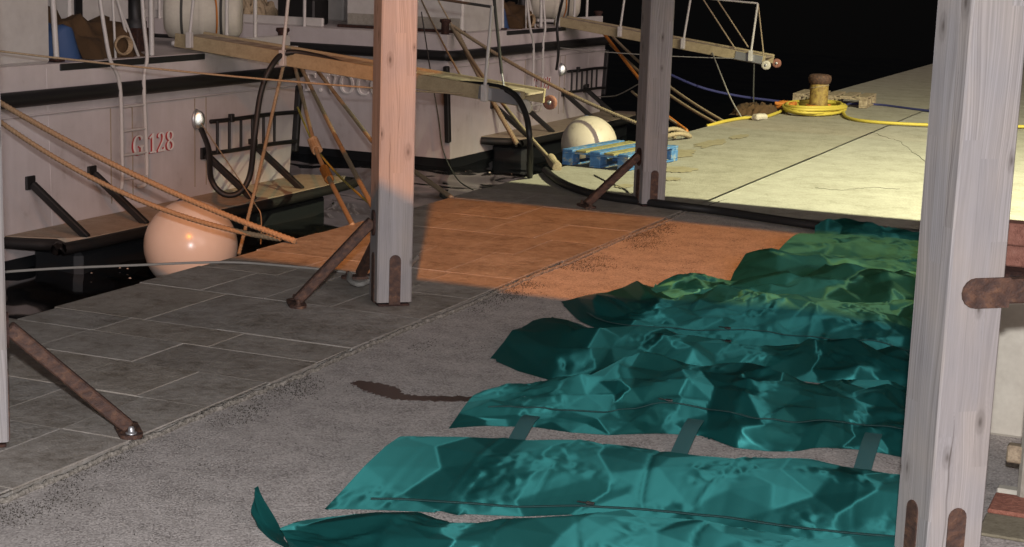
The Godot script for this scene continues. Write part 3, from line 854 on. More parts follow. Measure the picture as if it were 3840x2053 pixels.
func relax_bag(k: int) -> void:
	var S: Array = BAG_STATIONS[k]
	var near := []
	var crest := []
	var far := []
	for s in S:
		near.append(Vector3(s[0], -0.016, s[1]))
		crest.append(Vector3(s[2], s[3], s[4]))
		far.append(Vector3(s[2] + 0.03, -0.016, s[5]))
	near = spl(near, 4)
	crest = spl(crest, 4)
	far = spl(far, 4)
	var L := 0.0
	for i in crest.size() - 1:
		L += (crest[i] as Vector3).distance_to(crest[i + 1])
	var W := 1.08 * ((near[24] as Vector3).distance_to(crest[24]) + (far[24] as Vector3).distance_to(crest[24]))
	var nz := noise(200 + k, 1.0, 2)
	var nu := 0
	var nv := 0
	var p := PackedVector3Array()
	var fine: float = 0.017 if k < 3 else (0.02 if k < 5 else 0.03)
	var lv := [0.085, 0.042, fine]
	var excess: float = [0.06, 0.03, 0.12, 0.08, 0.10, 0.08, 0.06, 0.05, 0.05][k]
	for level in 3:
		var mu := int(L / lv[level])
		var mv := int(W / lv[level])
		var base := bag_form(k, mu, mv, near, crest, far)
		var q := PackedVector3Array()
		q.resize(base.size())
		if level == 0:
			for n in base.size():
				var b := base[n]
				var up := (b.y + 0.03) * 4.0
				q[n] = b + Vector3(nz.get_noise_2d(b.x * 3.0 + 9.0, b.z * 3.0) * 0.03, (nz.get_noise_2d(b.x * 2.2, b.z * 3.4) + 0.2) * 0.05 * clampf(up, 0.15, 1.0), nz.get_noise_2d(b.x * 3.0, b.z * 3.0 + 7.0) * 0.03)
		else:
			var old := bag_form(k, nu, nv, near, crest, far)
			for i in mu + 1:
				var fi := float(i) / mu * nu
				var i0 := mini(int(fi), nu - 1)
				var fx := fi - i0
				for j in mv + 1:
					var fj := float(j) / mv * nv
					var j0 := mini(int(fj), nv - 1)
					var fy := fj - j0
					var a := i0 * (nv + 1) + j0
					var b := a + nv + 1
					var d := (p[a] - old[a]).lerp(p[b] - old[b], fx).lerp((p[a + 1] - old[a + 1]).lerp(p[b + 1] - old[b + 1], fx), fy)
					var n := i * (mv + 1) + j
					var bb := base[n]
					q[n] = bb + d + Vector3.UP * nz.get_noise_2d(bb.x * 9.0 * level, bb.z * 9.0 * level + 50.0) * 0.010 / level
		nu = mu
		nv = mv
		p = settle(q, base, nu, nv, excess, nz, [150, 90, 45][level], level)
	# finer sheet, then the creases: flat facets that meet in sharp edges
	var dens: float = 0.009 if k < 3 else (0.012 if k < 5 else 0.017)
	var mu := int(L / dens)
	var mv := int(W / dens)
	var f := PackedVector3Array()
	f.resize((mu + 1) * (mv + 1))
	for i in mu + 1:
		var fi := float(i) / mu * nu
		var i0 := mini(int(fi), nu - 1)
		var fx := smoothstep(0.0, 1.0, fi - i0) * 0.5 + (fi - i0) * 0.5
		for j in mv + 1:
			var fj := float(j) / mv * nv
			var j0 := mini(int(fj), nv - 1)
			var fy := smoothstep(0.0, 1.0, fj - j0) * 0.5 + (fj - j0) * 0.5
			var a := i0 * (nv + 1) + j0
			f[i * (mv + 1) + j] = p[a].lerp(p[a + nv + 1], fx).lerp(p[a + 1].lerp(p[a + nv + 2], fx), fy)
	for pass_ in 2:
		var s := f.duplicate()
		for i in range(1, mu):
			for j in range(1, mv):
				var n := i * (mv + 1) + j
				f[n] = s[n] * 0.4 + (s[n - 1] + s[n + 1] + s[n - mv - 1] + s[n + mv + 1]) * 0.15
	# the sheet broken into flat facets that meet in sharp creases, large ones first
	f = crumple(f, L, W, mu, mv, [0.15, 0.20, 0.12, 0.16, 0.13, 0.14, 0.15, 0.15, 0.15][k], [0.11, 0.13, 0.085, 0.10, 0.09, 0.10, 0.10, 0.10, 0.10][k], [0.015, 0.012, 0.020, 0.017, 0.020, 0.018, 0.016, 0.015, 0.015][k], 900 + k, null, 0.97)
	f = crumple(f, L, W, mu, mv, 0.06, 0.05, [0.009, 0.007, 0.012, 0.009, 0.011, 0.010, 0.009, 0.009, 0.009][k], 950 + k, nz, 0.97)
	f = crumple(f, L, W, mu, mv, 0.028, 0.026, 0.0032, 990 + k, nz, 0.7)
	# folds pressed in while it was packed
	var r := RandomNumberGenerator.new()
	r.seed = 40 + k
	var cuts := []
	var u := r.randf_range(0.10, 0.2)
	while u < 0.97:
		cuts.append([u, r.randf_range(-0.10, 0.10), r.randf_range(0.003, 0.008) * (1.0 if r.randf() < 0.65 else -1.0)])
		u += r.randf_range(0.11, 0.24)
	for i in mu + 1:
		for j in mv + 1:
			var n := i * (mv + 1) + j
			var vv := float(j) / mv
			var add := 0.0
			for c in cuts:
				var off: float = absf(float(i) / mu - c[0] - c[1] * (vv - 0.4)) * L
				if off < 0.05:
					add += c[2] * exp(-off / 0.009)
			f[n].y = maxf(f[n].y + add * smoothstep(0.0, 0.1, vv) * smoothstep(0.0, 0.04, f[n].y + 0.016), -0.016)
	p = f
	nu = mu
	nv = mv
	fine = dens
	cloth[k] = {"p": p, "nu": nu, "nv": nv, "cell": fine}

# random points of the sheet, moved up or down a little and joined by flat triangles
func crumple(f: PackedVector3Array, L: float, W: float, mu: int, mv: int, ds: float, dt: float, amp: float, seed_: int, mask: FastNoiseLite, share: float) -> PackedVector3Array:
	var r := RandomNumberGenerator.new()
	r.seed = seed_
	var pts := PackedVector2Array()
	var at := PackedVector3Array()
	var wt := PackedFloat32Array()
	var su := L / mu
	var sv := W / mv
	var ni := int(L / ds) + 1
	var nj := int(W / dt) + 1
	for i in ni + 1:
		for j in nj + 1:
			var q := Vector2(i * L / ni, j * W / nj)
			var inner := i > 0 and i < ni and j > 0 and j < nj
			if inner:
				q += Vector2(r.randf_range(-0.42, 0.42) * ds, r.randf_range(-0.42, 0.42) * dt)
			else:
				q += Vector2(r.randf_range(-0.3, 0.3) * ds if i > 0 and i < ni else 0.0, r.randf_range(-0.3, 0.3) * dt if j > 0 and j < nj else 0.0)
			q += Vector2(sin(i * 7.1 + j * 3.3), cos(i * 2.7 + j * 5.9)) * 0.00002
			pts.append(q)
			var m := 1.0
			if mask:
				m = smoothstep(0.08, 0.38, mask.get_noise_2d(q.x * 2.2 + 31.0, q.y * 2.6 + 5.0))
			var v := f[clampi(roundi(q.x / su), 0, mu) * (mv + 1) + clampi(roundi(q.y / sv), 0, mv)]
			if inner:
				v.y += r.randf_range(-amp, amp) * m * smoothstep(0.0, 0.05, v.y + 0.016)
			at.append(v)
			wt.append(m * share)
	var tri := Geometry2D.triangulate_delaunay(pts)
	var out := f.duplicate()
	for k in range(0, tri.size(), 3):
		var ia := tri[k]
		var ib := tri[k + 1]
		var ic := tri[k + 2]
		var a := pts[ia]
		var b := pts[ib]
		var c := pts[ic]
		var det := (b - a).cross(c - a)
		if absf(det) < 0.0000001:
			continue
		var i0 := maxi(0, int(minf(a.x, minf(b.x, c.x)) / su))
		var i1 := mini(mu, int(maxf(a.x, maxf(b.x, c.x)) / su) + 1)
		var j0 := maxi(0, int(minf(a.y, minf(b.y, c.y)) / sv))
		var j1 := mini(mv, int(maxf(a.y, maxf(b.y, c.y)) / sv) + 1)
		for i in range(i0, i1 + 1):
			for j in range(j0, j1 + 1):
				var q := Vector2(i * su, j * sv)
				var wb := (q - a).cross(c - a) / det
				var wc := (b - a).cross(q - a) / det
				if wb >= -0.0001 and wc >= -0.0001 and wb + wc <= 1.0001:
					var n := i * (mv + 1) + j
					var wa := 1.0 - wb - wc
					out[n] = f[n].lerp(at[ia] * wa + at[ib] * wb + at[ic] * wc, wt[ia] * wa + wt[ib] * wb + wt[ic] * wc)
	return out

func settle(p: PackedVector3Array, base: PackedVector3Array, nu: int, nv: int, excess: float, nz: FastNoiseLite, its: int, level: int) -> PackedVector3Array:
	var w := nv + 1
	var offs := [[1, 0], [0, 1], [1, 1], [1, -1], [2, 0], [0, 2], [3, 0], [0, 3]]
	var ca := PackedInt32Array()
	var cb := PackedInt32Array()
	var cl := PackedFloat32Array()
	var ck := PackedByteArray()
	for o in offs:
		for i in nu + 1:
			for j in nv + 1:
				var i2: int = i + o[0]
				var j2: int = j + o[1]
				if i2 > nu or j2 > nv or j2 < 0:
					continue
				var a := i * w + j
				var b := i2 * w + j2
				var ex := 1.0 + excess * clampf(1.0 + 1.3 * nz.get_noise_2d(base[a].x * 1.1, base[a].z * 1.1 + 20.0), 0.1, 2.2)
				var l := base[a].distance_to(base[b])
				ca.append(a)
				cb.append(b)
				var reach := maxi(o[0], absi(o[1]))
				if reach >= 2:
					cl.append(l * ex * ([0.95, 0.93, 0.86][level] if reach == 2 else [0.90, 0.86, 0.76][level]))
					ck.append(1)
				else:
					cl.append(l * ex)
					ck.append(0)
	var cn := ca.size()
	var grav: float = [0.0012, 0.0007, 0.0004][level]
	for it in its:
		for i in p.size():
			p[i].y -= grav
		for c in cn:
			var a := ca[c]
			var b := cb[c]
			var d := p[b] - p[a]
			var l := d.length()
			var r := cl[c]
			if ck[c] == 1:
				if l > r:
					continue
				d *= (l - r) / (l + 0.00001) * 0.4
			else:
				d *= (l - r) / (l + 0.00001) * 0.5
			p[a] += d
			p[b] -= d
		for i in nu + 1:
			for j in nv + 1:
				var n := i * w + j
				var q := p[n]
				var bb := base[n]
				var fl := -0.017 + (bb.y + 0.016) * 0.72
				if q.y < fl:
					q.y = fl
					q.x = lerpf(q.x, bb.x, 0.12)
					q.z = lerpf(q.z, bb.z, 0.12)
				if i == 0 or i == nu or j == 0 or j == nv:
					q.x = lerpf(q.x, bb.x, 0.9)
					q.z = lerpf(q.z, bb.z, 0.9)
					q.y = minf(q.y, bb.y + 0.035)
				elif q.y > bb.y + 0.07:
					q.y = lerpf(q.y, bb.y + 0.07, 0.5)
				p[n] = q
	return p

func cloth_mesh(k: int) -> ArrayMesh:
	var d: Dictionary = cloth[k]
	var p: PackedVector3Array = d.p
	var nu: int = d.nu
	var nv: int = d.nv
	var w := nv + 1
	var ix := PackedInt32Array()
	var uv := PackedVector2Array()
	for i in nu + 1:
		for j in nv + 1:
			uv.append(Vector2(i * d.cell + k * 0.37, j * d.cell - (0.10 if k >= 2 else 0.0) * i * d.cell) / 0.62)
	for i in nu:
		for j in nv:
			var a := i * w + j
			ix.append_array([a, a + 1, a + w, a + 1, a + w + 1, a + w])
	var m := fix_normals(p, ix, uv, -1.0)
	var st := SurfaceTool.new()
	st.create_from(m, 0)
	st.generate_tangents()
	return st.commit()

func on_cloth(k: int, u: float, v: float) -> Vector3:
	var d: Dictionary = cloth[k]
	var fi: float = clampf(u, 0, 1) * d.nu
	var fj: float = clampf(v, 0, 1) * d.nv
	var i: int = mini(int(fi), d.nu - 1)
	var j: int = mini(int(fj), d.nv - 1)
	var w: int = d.nv + 1
	var p: PackedVector3Array = d.p
	return p[i * w + j].lerp(p[(i + 1) * w + j], fi - i).lerp(p[i * w + j + 1].lerp(p[(i + 1) * w + j + 1], fi - i), fj - j)

func ribbon(p: Array, width: float, thick: float, side: Vector3) -> ArrayMesh:
	var out := PackedVector3Array()
	var v := PackedVector3Array()
	var ix := PackedInt32Array()
	for i in p.size():
		var t: Vector3 = ((p[mini(i + 1, p.size() - 1)] - p[maxi(i - 1, 0)]) as Vector3).normalized()
		var s := (side - t * side.dot(t)).normalized()
		var n := s.cross(t).normalized()
		if n.y < 0:
			n = -n
		for c in [[-1, 1], [1, 1], [1, -1], [-1, -1]]:
			v.append(p[i] + s * c[0] * width * 0.5 + n * c[1] * thick * 0.5)
			out.append((s * c[0] * 0.3 + n * c[1]).normalized())
	for i in p.size() - 1:
		for j in 4:
			var a := i * 4 + j
			var b := i * 4 + (j + 1) % 4
			ix.append_array([a, b, a + 4, b, b + 4, a + 4])
	return fix_normals(v, ix, PackedVector2Array(), 1.0, out)

func make_bags() -> void:
	var n := BAG_STATIONS.size()
	cloth.resize(n)
	var id := WorkerThreadPool.add_group_task(relax_bag, n, -1, true)
	WorkerThreadPool.wait_for_group_task_completion(id)
	var labels := [
		"green satin cloth bag nearest the camera, its pointed end flap standing up",
		"smooth broad green bag with a grey zip along its near edge, second from the camera",
		"crumpled green bag with zip pull and hanging straps, third from the camera",
		"long green bag with a flat pointed left end beside the dark stain",
		"dark green bag with a peaked left corner, where the orange light begins",
		"dark green bag reflecting brown patches, sixth in the row",
		"dark green bag with a stepped left corner on orange lit asphalt",
		"blackish green bag just before the last one in the row",
		"farthest green bag, lying beside the black hose",
	]
	for k in n:
		var t := thing("green_bag", labels[k], "bag", Vector3.ZERO, 0.0, "long green bags laid side by side on the quay")
		part(t, "cover", cloth_mesh(k), M.bag)
		var zv: float = [0.25, 0.07, 0.22, 0.86, 0.14, 0.3, 0.3, 0.3, 0.3][k]
		if k < 5:
			var z := []
			for i in 61:
				var u := 0.06 + 0.92 * i / 60.0
				z.append((on_cloth(k, u - 0.012, zv) + on_cloth(k, u, zv) + on_cloth(k, u + 0.012, zv)) / 3.0 + Vector3(0, 0.004, 0))
			part(t, "zip", ribbon(z, 0.028, 0.004, Vector3(0, 0.2, 1)), M.zip)
			var c := on_cloth(k, 0.42, zv) + Vector3(0, 0.014, 0)
			var sl := part(t, "zip_slider", cbox(Vector3(0.03, 0.01, 0.014), 0.003), M.steel, c)
			part(sl, "pull", cbox(Vector3(0.03, 0.003, 0.008), 0.001), M.steel, Vector3(-0.025, 0.004, 0.012))
	# straps hanging from the near edge of the third bag
	var b3: Node3D = get_node("green_bag_002")
	for s in [[0.16, Vector3(-2.288, 0.000, -5.459)], [0.53, Vector3(-1.702, 0.000, -5.581)], [0.93, Vector3(-1.054, 0.000, -5.625)]]:
		var bot: Vector3 = s[1] + Vector3(0, -0.013, 0)
		var top := on_cloth(2, 0.5, 0.12)
		for q in 101:
			var c := on_cloth(2, q / 100.0, 0.12)
			if absf(c.x - bot.x + 0.05) < absf(top.x - bot.x + 0.05):
				top = c
		top += Vector3.UP * 0.008
		part(b3, "strap", ribbon(spl([top, top.lerp(bot, 0.35) + Vector3.UP * 0.012, bot], 5), 0.062, 0.005, Vector3(1, 0, 0.1)), M.strap)
	# loose end flap of the first bag, standing up from the ground
	var b1: Node3D = get_node("green_bag")
	var fv := PackedVector3Array()
	var fx := PackedInt32Array()
	var fu := PackedVector2Array()
	var e0 := [Vector3(-2.601, -0.020, -4.196), Vector3(-2.649, 0.022, -4.220), Vector3(-2.667, 0.084, -4.280)]
	var e1 := [Vector3(-2.353, -0.020, -4.059), Vector3(-2.523, -0.017, -4.200), Vector3(-2.667, 0.085, -4.285)]
	e0 = spl(e0, 8)
	e1 = spl(e1, 8)
	for i in e0.size():
		for j in 9:
			var q: Vector3 = (e0[i] as Vector3).lerp(e1[i], j / 8.0)
			q.z += 0.02 * sin(j / 8.0 * PI) + 0.004 * sin(i * 0.9 + j)
			fv.append(q)
			fu.append(Vector2(i * 0.02, j * 0.02))
	for i in e0.size() - 1:
		for j in 8:
			var a := i * 9 + j
			fx.append_array([a, a + 1, a + 9, a + 1, a + 10, a + 9])
	var st := SurfaceTool.new()
	st.create_from(fix_normals(fv, fx, fu), 0)
	st.generate_tangents()
	part(b1, "end_flap", st.commit(), M.bag)

# ---------------------------------------------------------------- pallets
func pallet(label: String, at: Vector3, turn: float, lx: float, lz: float, board: Array, block: Material) -> Node3D:
	var t := thing("pallet", label, "pallet", at, turn)
	var h := 0.13
	for ix in 3:
		for iz in 3:
			part(t, "block", cbox(Vector3(0.10, 0.078, 0.13), 0.004), block, Vector3((ix - 1) * (lx * 0.5 - 0.05), 0.058, (iz - 1) * (lz * 0.5 - 0.065)))
	for ix in 3:
		part(t, "bottom_board", cbox(Vector3(0.10, 0.018, lz), 0.003), block, Vector3((ix - 1) * (lx * 0.5 - 0.05), 0.009, 0))
	for iz in 3:
		part(t, "stringer", cbox(Vector3(lx, 0.016, 0.12), 0.003), block, Vector3(0, 0.106, (iz - 1) * (lz * 0.5 - 0.06)))
	for i in 5:
		part(t, "deck_board", cbox(Vector3(lx * 0.155, 0.018, lz), 0.003), board[i % board.size()], Vector3((i - 2) * (lx * 0.211), 0.124, 0))
	return t

func _ready() -> void:
	rng.seed = 7
	# ------------------------------------------------------------ camera, night sky, lamps
	var cam := Camera3D.new()
	cam.name = "camera"
	cam.fov = 18.63
	cam.near = 0.05
	cam.far = 900.0
	cam.position = Vector3(0, 1.75, 0)
	cam.rotation_order = EULER_ORDER_YXZ
	cam.rotation_degrees = Vector3(-10.91, 23.1, 1.9)
	add_child(cam)
	cam.current = true
	var env := Environment.new()
	env.background_mode = Environment.BG_SKY
	var sky := Sky.new()
	var sm := ProceduralSkyMaterial.new()
	sm.sky_top_color = lin(0.0016, 0.0016, 0.0022)
	sm.sky_horizon_color = lin(0.0030, 0.0028, 0.0026)
	sm.ground_bottom_color = lin(0.001, 0.001, 0.001)
	sm.ground_horizon_color = lin(0.002, 0.002, 0.002)
	sky.sky_material = sm
	env.sky = sky
	env.tonemap_mode = Environment.TONE_MAPPER_LINEAR
	env.tonemap_exposure = 1.0
	env.sdfgi_enabled = true
	env.ssao_enabled = true
	env.ssil_enabled = true
	var we := WorldEnvironment.new()
	we.name = "environment"
	we.environment = env
	add_child(we)
	# glow of the harbour town behind the photographer, a weak soft light from the land side
	var sun := DirectionalLight3D.new()
	sun.name = "harbour_glow"
	sun.light_color = Color(1.0, 0.90, 0.88)
	sun.light_energy = 0.39
	sun.light_angular_distance = 40.0
	sun.shadow_enabled = true
	add_child(sun)
	sun.look_at_from_position(Vector3.ZERO, Vector3(-1.0, -0.42, -0.75))
	# the photographer's flash just above the lens
	var flash := SpotLight3D.new()
	flash.name = "camera_flash"
	flash.light_color = Color(1.0, 0.985, 1.0)
	flash.light_energy = 36.0
	flash.light_size = 0.04
	flash.spot_angle = 34.0
	flash.spot_angle_attenuation = 0.5
	flash.spot_range = 60.0
	flash.shadow_enabled = true
	add_child(flash)
	flash.position = Vector3(0.02, 2.05, 0.04)
	flash.rotation_order = EULER_ORDER_YXZ
	flash.rotation_degrees = Vector3(-8.0, 23.1, 0.0)
	# sodium lamp on a mast behind the photographer
	var so := SpotLight3D.new()
	so.name = "sodium_lamp_light"
	so.light_color = Color(1.0, 0.565, 0.06)
	so.light_energy = 500.0
	so.light_size = 0.18
	so.spot_angle = 12.2
	so.spot_angle_attenuation = 1.0
	so.spot_range = 80.0
	so.shadow_enabled = true
	add_child(so)
	so.look_at_from_position(Vector3(2.95, 12.5, 7.2), Vector3(-3.0, 0.0, -9.4))
	# floodlight on the building past the end of the canopy
	var fl := SpotLight3D.new()
	fl.name = "floodlight_light"
	fl.light_color = Color(1.0, 0.985, 0.80)
	fl.light_energy = 112.0
	fl.light_size = 0.05
	fl.spot_angle = 75.0
	fl.spot_angle_attenuation = 0.4
	fl.spot_range = 80.0
	fl.shadow_enabled = true
	add_child(fl)
	fl.look_at_from_position(Vector3(1.0, 5.0, -13.0), Vector3(-3.2, 0.0, -15.0))
	make_materials()
	print("materials")
	setting()
	lamps()
	print("setting")
	make_posts()
	make_ships()
	print("ships")
	make_lines()
	make_quay_things()
	print("quay")
	make_bags()
	print("bags")

func lamps() -> void:
	var glow := mat(Color(1, 0.62, 0.25), 0.5)
	glow.emission_enabled = true
	glow.emission = Color(1, 0.55, 0.2)
	glow.emission_energy_multiplier = 3.0
	var t := thing("street_lamp", "tall galvanised street lamp with an orange sodium head", "lamp", Vector3(2.95, -0.02, 7.75))
	part(t, "pole", tube([Vector3.ZERO, Vector3(0, 12.7, 0)], 0.09, 12, 0.0, 0.05), M.galv)
	part(t, "arm", tube([Vector3(0, 12.7, 0), Vector3(0, 12.75, -0.35)], 0.03, 8), M.galv)
	part(t, "lamp_head", cbox(Vector3(0.32, 0.12, 0.6), 0.03), M.galv, Vector3(0, 12.78, -0.5))
	part(t, "lamp_lens", cbox(Vector3(0.24, 0.04, 0.4), 0.01), glow, Vector3(0, 12.7, -0.5))
	var g2 := mat(Color(0.97, 1, 0.8), 0.5)
	g2.emission_enabled = true
	g2.emission = Color(0.97, 1, 0.75)
	g2.emission_energy_multiplier = 3.0
	var f := thing("floodlight_mast", "slim mast carrying a yellowish white floodlight", "lamp", Vector3(1.25, -0.02, -12.9))
	part(f, "pole", tube([Vector3.ZERO, Vector3(0, 5.1, 0)], 0.05, 10), M.galv)
	part(f, "lamp_head", cbox(Vector3(0.12, 0.24, 0.34), 0.02), M.galv, Vector3(-0.12, 5.04, 0), Basis(Vector3.BACK, 0.8))
	part(f, "lamp_lens", cbox(Vector3(0.012, 0.18, 0.28), 0.004), g2, Vector3(-0.17, 5.0, 0), Basis(Vector3.BACK, 0.8))
	part(f, "visor", cbox(Vector3(0.012, 0.50, 1.8), 0.004), M.galv, Vector3(-0.75, 4.955, -0.30))
	for q in [-0.3, 0.3]:
		beam(f, "visor_arm", Vector3(-0.1, 5.15, q * 0.4), Vector3(-0.75, 5.15, q), 0.02, 0.02, M.galv)

func setting() -> void:
	# water
	var wn := noise(81, 0.55, 4)
	var wn2 := noise(82, 2.3, 3)
	struct("water", field(-26.0, -5.0, 190, 2.0, -44.0, 400, func(x: float, z: float) -> float:
		return -0.66 + 0.035 * wn.get_noise_2d(x, z * 1.3) + 0.014 * wn2.get_noise_2d(x * 0.8, z * 1.6)), M.water)
	struct("open_water", field(-420.0, -5.3, 4, 60.0, -460.0, 4, func(_x: float, _z: float) -> float: return -0.72), M.water)
	# land
	var an := noise(83, 0.35, 3)
	struct("asphalt", field(-3.46, 6.0, 120, 8.0, -11.35, 200, func(x: float, z: float) -> float:
		return -0.020 + 0.003 * an.get_noise_2d(x * 3.0, z * 3.0)), M.asphalt)
	struct("land", field(-5.0, 120.0, 2, 60.0, -200.0, 2, func(_x: float, _z: float) -> float: return -0.032), M.concrete)
	struct("quay_wall", cbox(Vector3(1.4, 2.2, 260.0), 0.02), M.concrete_dark, ).position = Vector3(-4.37, -1.14, -70.0)
	# far concrete: quay strip and the wide apron, a dark open joint between them
	var cn := noise(84, 0.25, 3)
	struct("quay_concrete", field(-5.08, -3.47, 30, -11.36, -150.0, 240, func(x: float, z: float) -> float:
		return 0.0 + 0.003 * cn.get_noise_2d(x, z)), M.concrete_dark)
	struct("concrete_apron", field(-3.463, 60.0, 60, -11.36, -150.0, 200, func(x: float, z: float) -> float:
		return -0.008 + 0.005 * cn.get_noise_2d(x + 40.0, z)), M.concrete)
	# paving of the quay edge: single stones in pale mortar
	var pav := Node3D.new()
	pav.name = "quay_paving"
	pav.set_meta("kind", "structure")
	add_child(pav)
	part(pav, "mortar_bed", field(-5.02, -3.47, 20, 1.0, -11.36, 160, func(x: float, z: float) -> float:
		return -0.0045 + 0.004 * an.get_noise_2d(x * 14.0, z * 14.0)), M.mortar)
	var z := 0.6
	var rows := [-3.55, -4.1, -4.72, -5.22, -5.66, -6.05, -6.35, -7.05, -7.6, -8.2, -8.9, -9.5, -10.1, -10.75, -11.35]
	var zs := [0.5, -0.2, -0.8, -1.5, -2.1, -2.8]
	zs.append_array(rows)
	for i in zs.size() - 1:
		var za: float = zs[i]
		var zb: float = zs[i + 1]
		var cuts := [-5.1 + rng.randf_range(-0.03, 0.03)]
		var x := -5.1 + rng.randf_range(0.35, 0.6)
		while x < -3.75:
			cuts.append(x)
			x += rng.randf_range(0.3, 0.62)
		cuts.append(-3.475 + rng.randf_range(-0.008, 0.008))
		for j in cuts.size() - 1:
			var gap := rng.randf_range(0.002, 0.008) if za > -8.0 else rng.randf_range(0.002, 0.004)
			var sx: float = cuts[j + 1] - cuts[j] - gap
			var sz := za - zb - (rng.randf_range(0.002, 0.008) if za > -8.0 else rng.randf_range(0.002, 0.004))
			part(pav, "slab", cbox(Vector3(sx, 0.09, sz), 0.0015), M["stone%d" % rng.randi_range(0, 3)], Vector3((cuts[j] + cuts[j + 1]) * 0.5, -0.045 + rng.randf_range(-0.0015, 0.002), (za + zb) * 0.5), Basis(Vector3.UP, rng.randf_range(-0.006, 0.006)))
	# crumbling pale lip where paving meets asphalt
	var lip := []
	for i in 420:
		var zz := 0.6 - i * 0.0286
		lip.append(Vector3(-3.452 + rng.randf_range(-0.007, 0.009) + 0.008 * sin(zz * 4.0), -0.014 + rng.randf_range(-0.003, 0.004), zz))
	part(pav, "mortar_lip", tube(lip, 0.011, 7), M.mortar)
	# crumbs of dirt and moss gathered on the asphalt along the seam and in loose patches
	var cv := PackedVector3Array()
	var ci := PackedInt32Array()
	var dn := noise(88, 0.9, 3)
	for i in 30000:
		var zz := rng.randf_range(-10.8, -2.5)
		var off := absf(rng.randfn(0.0, 0.16))
		var xx := -3.44 + off
		if rng.randf() < 0.35:
			xx = rng.randf_range(-3.4, -1.0)
			if dn.get_noise_2d(xx * 3.0, zz * 2.0 + 30.0) + rng.randf_range(-0.2, 0.2) < 0.42:
				continue
		elif dn.get_noise_2d(xx * 2.0, zz * 1.5) + rng.randf_range(-0.25, 0.25) < 0.12 + off * 0.8:
			continue
		var r := rng.randf_range(0.0012, 0.0036)
		var c := Vector3(xx, -0.018, zz)
		var a0 := rng.randf() * TAU
		var n0 := cv.size()
		for k in 3:
			cv.append(c + Vector3(cos(a0 + k * 2.1), 0, sin(a0 + k * 2.1)) * r * rng.randf_range(0.7, 1.4))
		cv.append(c + Vector3(0, r * 0.7 + 0.002, 0))
		ci.append_array([n0, n0 + 1, n0 + 3, n0 + 1, n0 + 2, n0 + 3, n0 + 2, n0, n0 + 3])
	var cu := PackedVector3Array()
	cu.resize(cv.size())
	cu.fill(Vector3.UP)
	var crumbs := struct("dirt", fix_normals(cv, ci, PackedVector2Array(), 1.0, cu), mat(lin(0.075, 0.068, 0.055), 0.95))
	crumbs.set_meta("kind", "stuff")
	tag(crumbs, "dark crumbs of dirt and moss along the paving seam", "dirt")
	# canopy roofs overhead, out of the picture; they shade the quay from the two lamps
	for s in [[-4.97, 4.0, "canopy roof over the photographer, on the timber posts", -4.0], [-12.37, -7.30, "far bay of the timber canopy roof, past the open gap", -4.65]]:
		var za: float = s[0]
		var zb: float = s[1]
		var t := thing("canopy_roof", s[2], "roof", Vector3(-0.75, 2.31, (za + zb) * 0.5), 0.0, "canopy roofs")
		var xl: float = s[3]
		part(t, "deck", cbox(Vector3(2.5 - xl, 0.05, zb - za), 0.005), M.roof, Vector3((2.5 + xl) * 0.5 + 0.75, 0.115, 0))
		for q in [-3.05, 0.1, 3.05]:
			part(t, "beam", cbox(Vector3(0.12, 0.09, zb - za - 0.1), 0.006), M.raw_wood, Vector3(q, 0.045, 0))
	# cracks and old stains on the far concrete
	var cm := mat(lin(0.05, 0.045, 0.035), 0.9)
	var ap: Node3D = get_node("concrete_apron")
	for c in [[Vector3(-3.487, 0.000, -17.823), Vector3(-3.220, 0.000, -17.318), Vector3(-3.080, -0.000, -17.112), Vector3(-2.782, 0.000, -16.237), Vector3(-2.510, 0.000, -15.419), Vector3(-2.182, 0.000, -14.489)], [Vector3(-3.371, 0.000, -11.935), Vector3(-3.399, 0.000, -11.721), Vector3(-3.415, 0.000, -11.430)], [Vector3(-2.967, 0.000, -13.012), Vector3(-2.773, 0.000, -12.992), Vector3(-2.584, 0.000, -13.297), Vector3(-2.372, 0.000, -13.343)]]:
		var pts := []
		for q in spl(c, 8):
			pts.append(q + Vector3(rng.randf_range(-0.012, 0.012), -0.007, rng.randf_range(-0.03, 0.03)))
		part(ap, "crack", tube(pts, 0.002, 5), cm)
	var sm := textured(M.concrete.albedo_texture, 0.7, 0.7, null, 1.0, Color(0.92, 0.88, 0.78))
	var qc: Node3D = get_node("quay_concrete")
	for c in [[Vector3(-4.590, 0.000, -14.318), 0.16, 0.5], [Vector3(-4.204, 0.000, -13.320), 0.14, 0.22], [Vector3(-4.553, -0.000, -15.453), 0.10, 0.4], [Vector3(-4.056, 0.000, -12.706), 0.07, 0.1], [Vector3(-4.501, 0.000, -16.242), 0.07, 0.25], [Vector3(-4.234, 0.000, -12.071), 0.06, 0.12]]:
		var o := PackedVector2Array()
		for i in 40:
			var a := TAU * i / 40.0
			var k := 1.0 + 0.35 * an.get_noise_2d(cos(a) * 4.0 + c[1] * 90.0, sin(a) * 4.0) + rng.randf_range(-0.12, 0.12)
			o.append(Vector2(cos(a) * c[1] * k, sin(a) * c[2] * k))
		part(qc, "stain", plate(o, 0.002), sm, (c[0] as Vector3) + Vector3(0, 0.0065, 0), Basis(Vector3.RIGHT, Vector3.BACK, Vector3.DOWN))
	# dark stain with a ragged outline on the asphalt
	var outl := PackedVector2Array()
	var up := [[880, 957], [905, 952], [960, 958], [1000, 972], [1010, 985], [1060, 988], [1120, 990], [1215, 992]]
	var c0 := [Vector3(-3.213, 0.000, -5.870), Vector3(-3.194, 0.000, -5.919), Vector3(-3.095, 0.000, -5.925), Vector3(-2.993, 0.000, -5.889), Vector3(-2.944, 0.000, -5.817), Vector3(-2.867, 0.000, -5.834), Vector3(-2.781, 0.000, -5.877), Vector3(-2.626, 0.000, -5.961)]
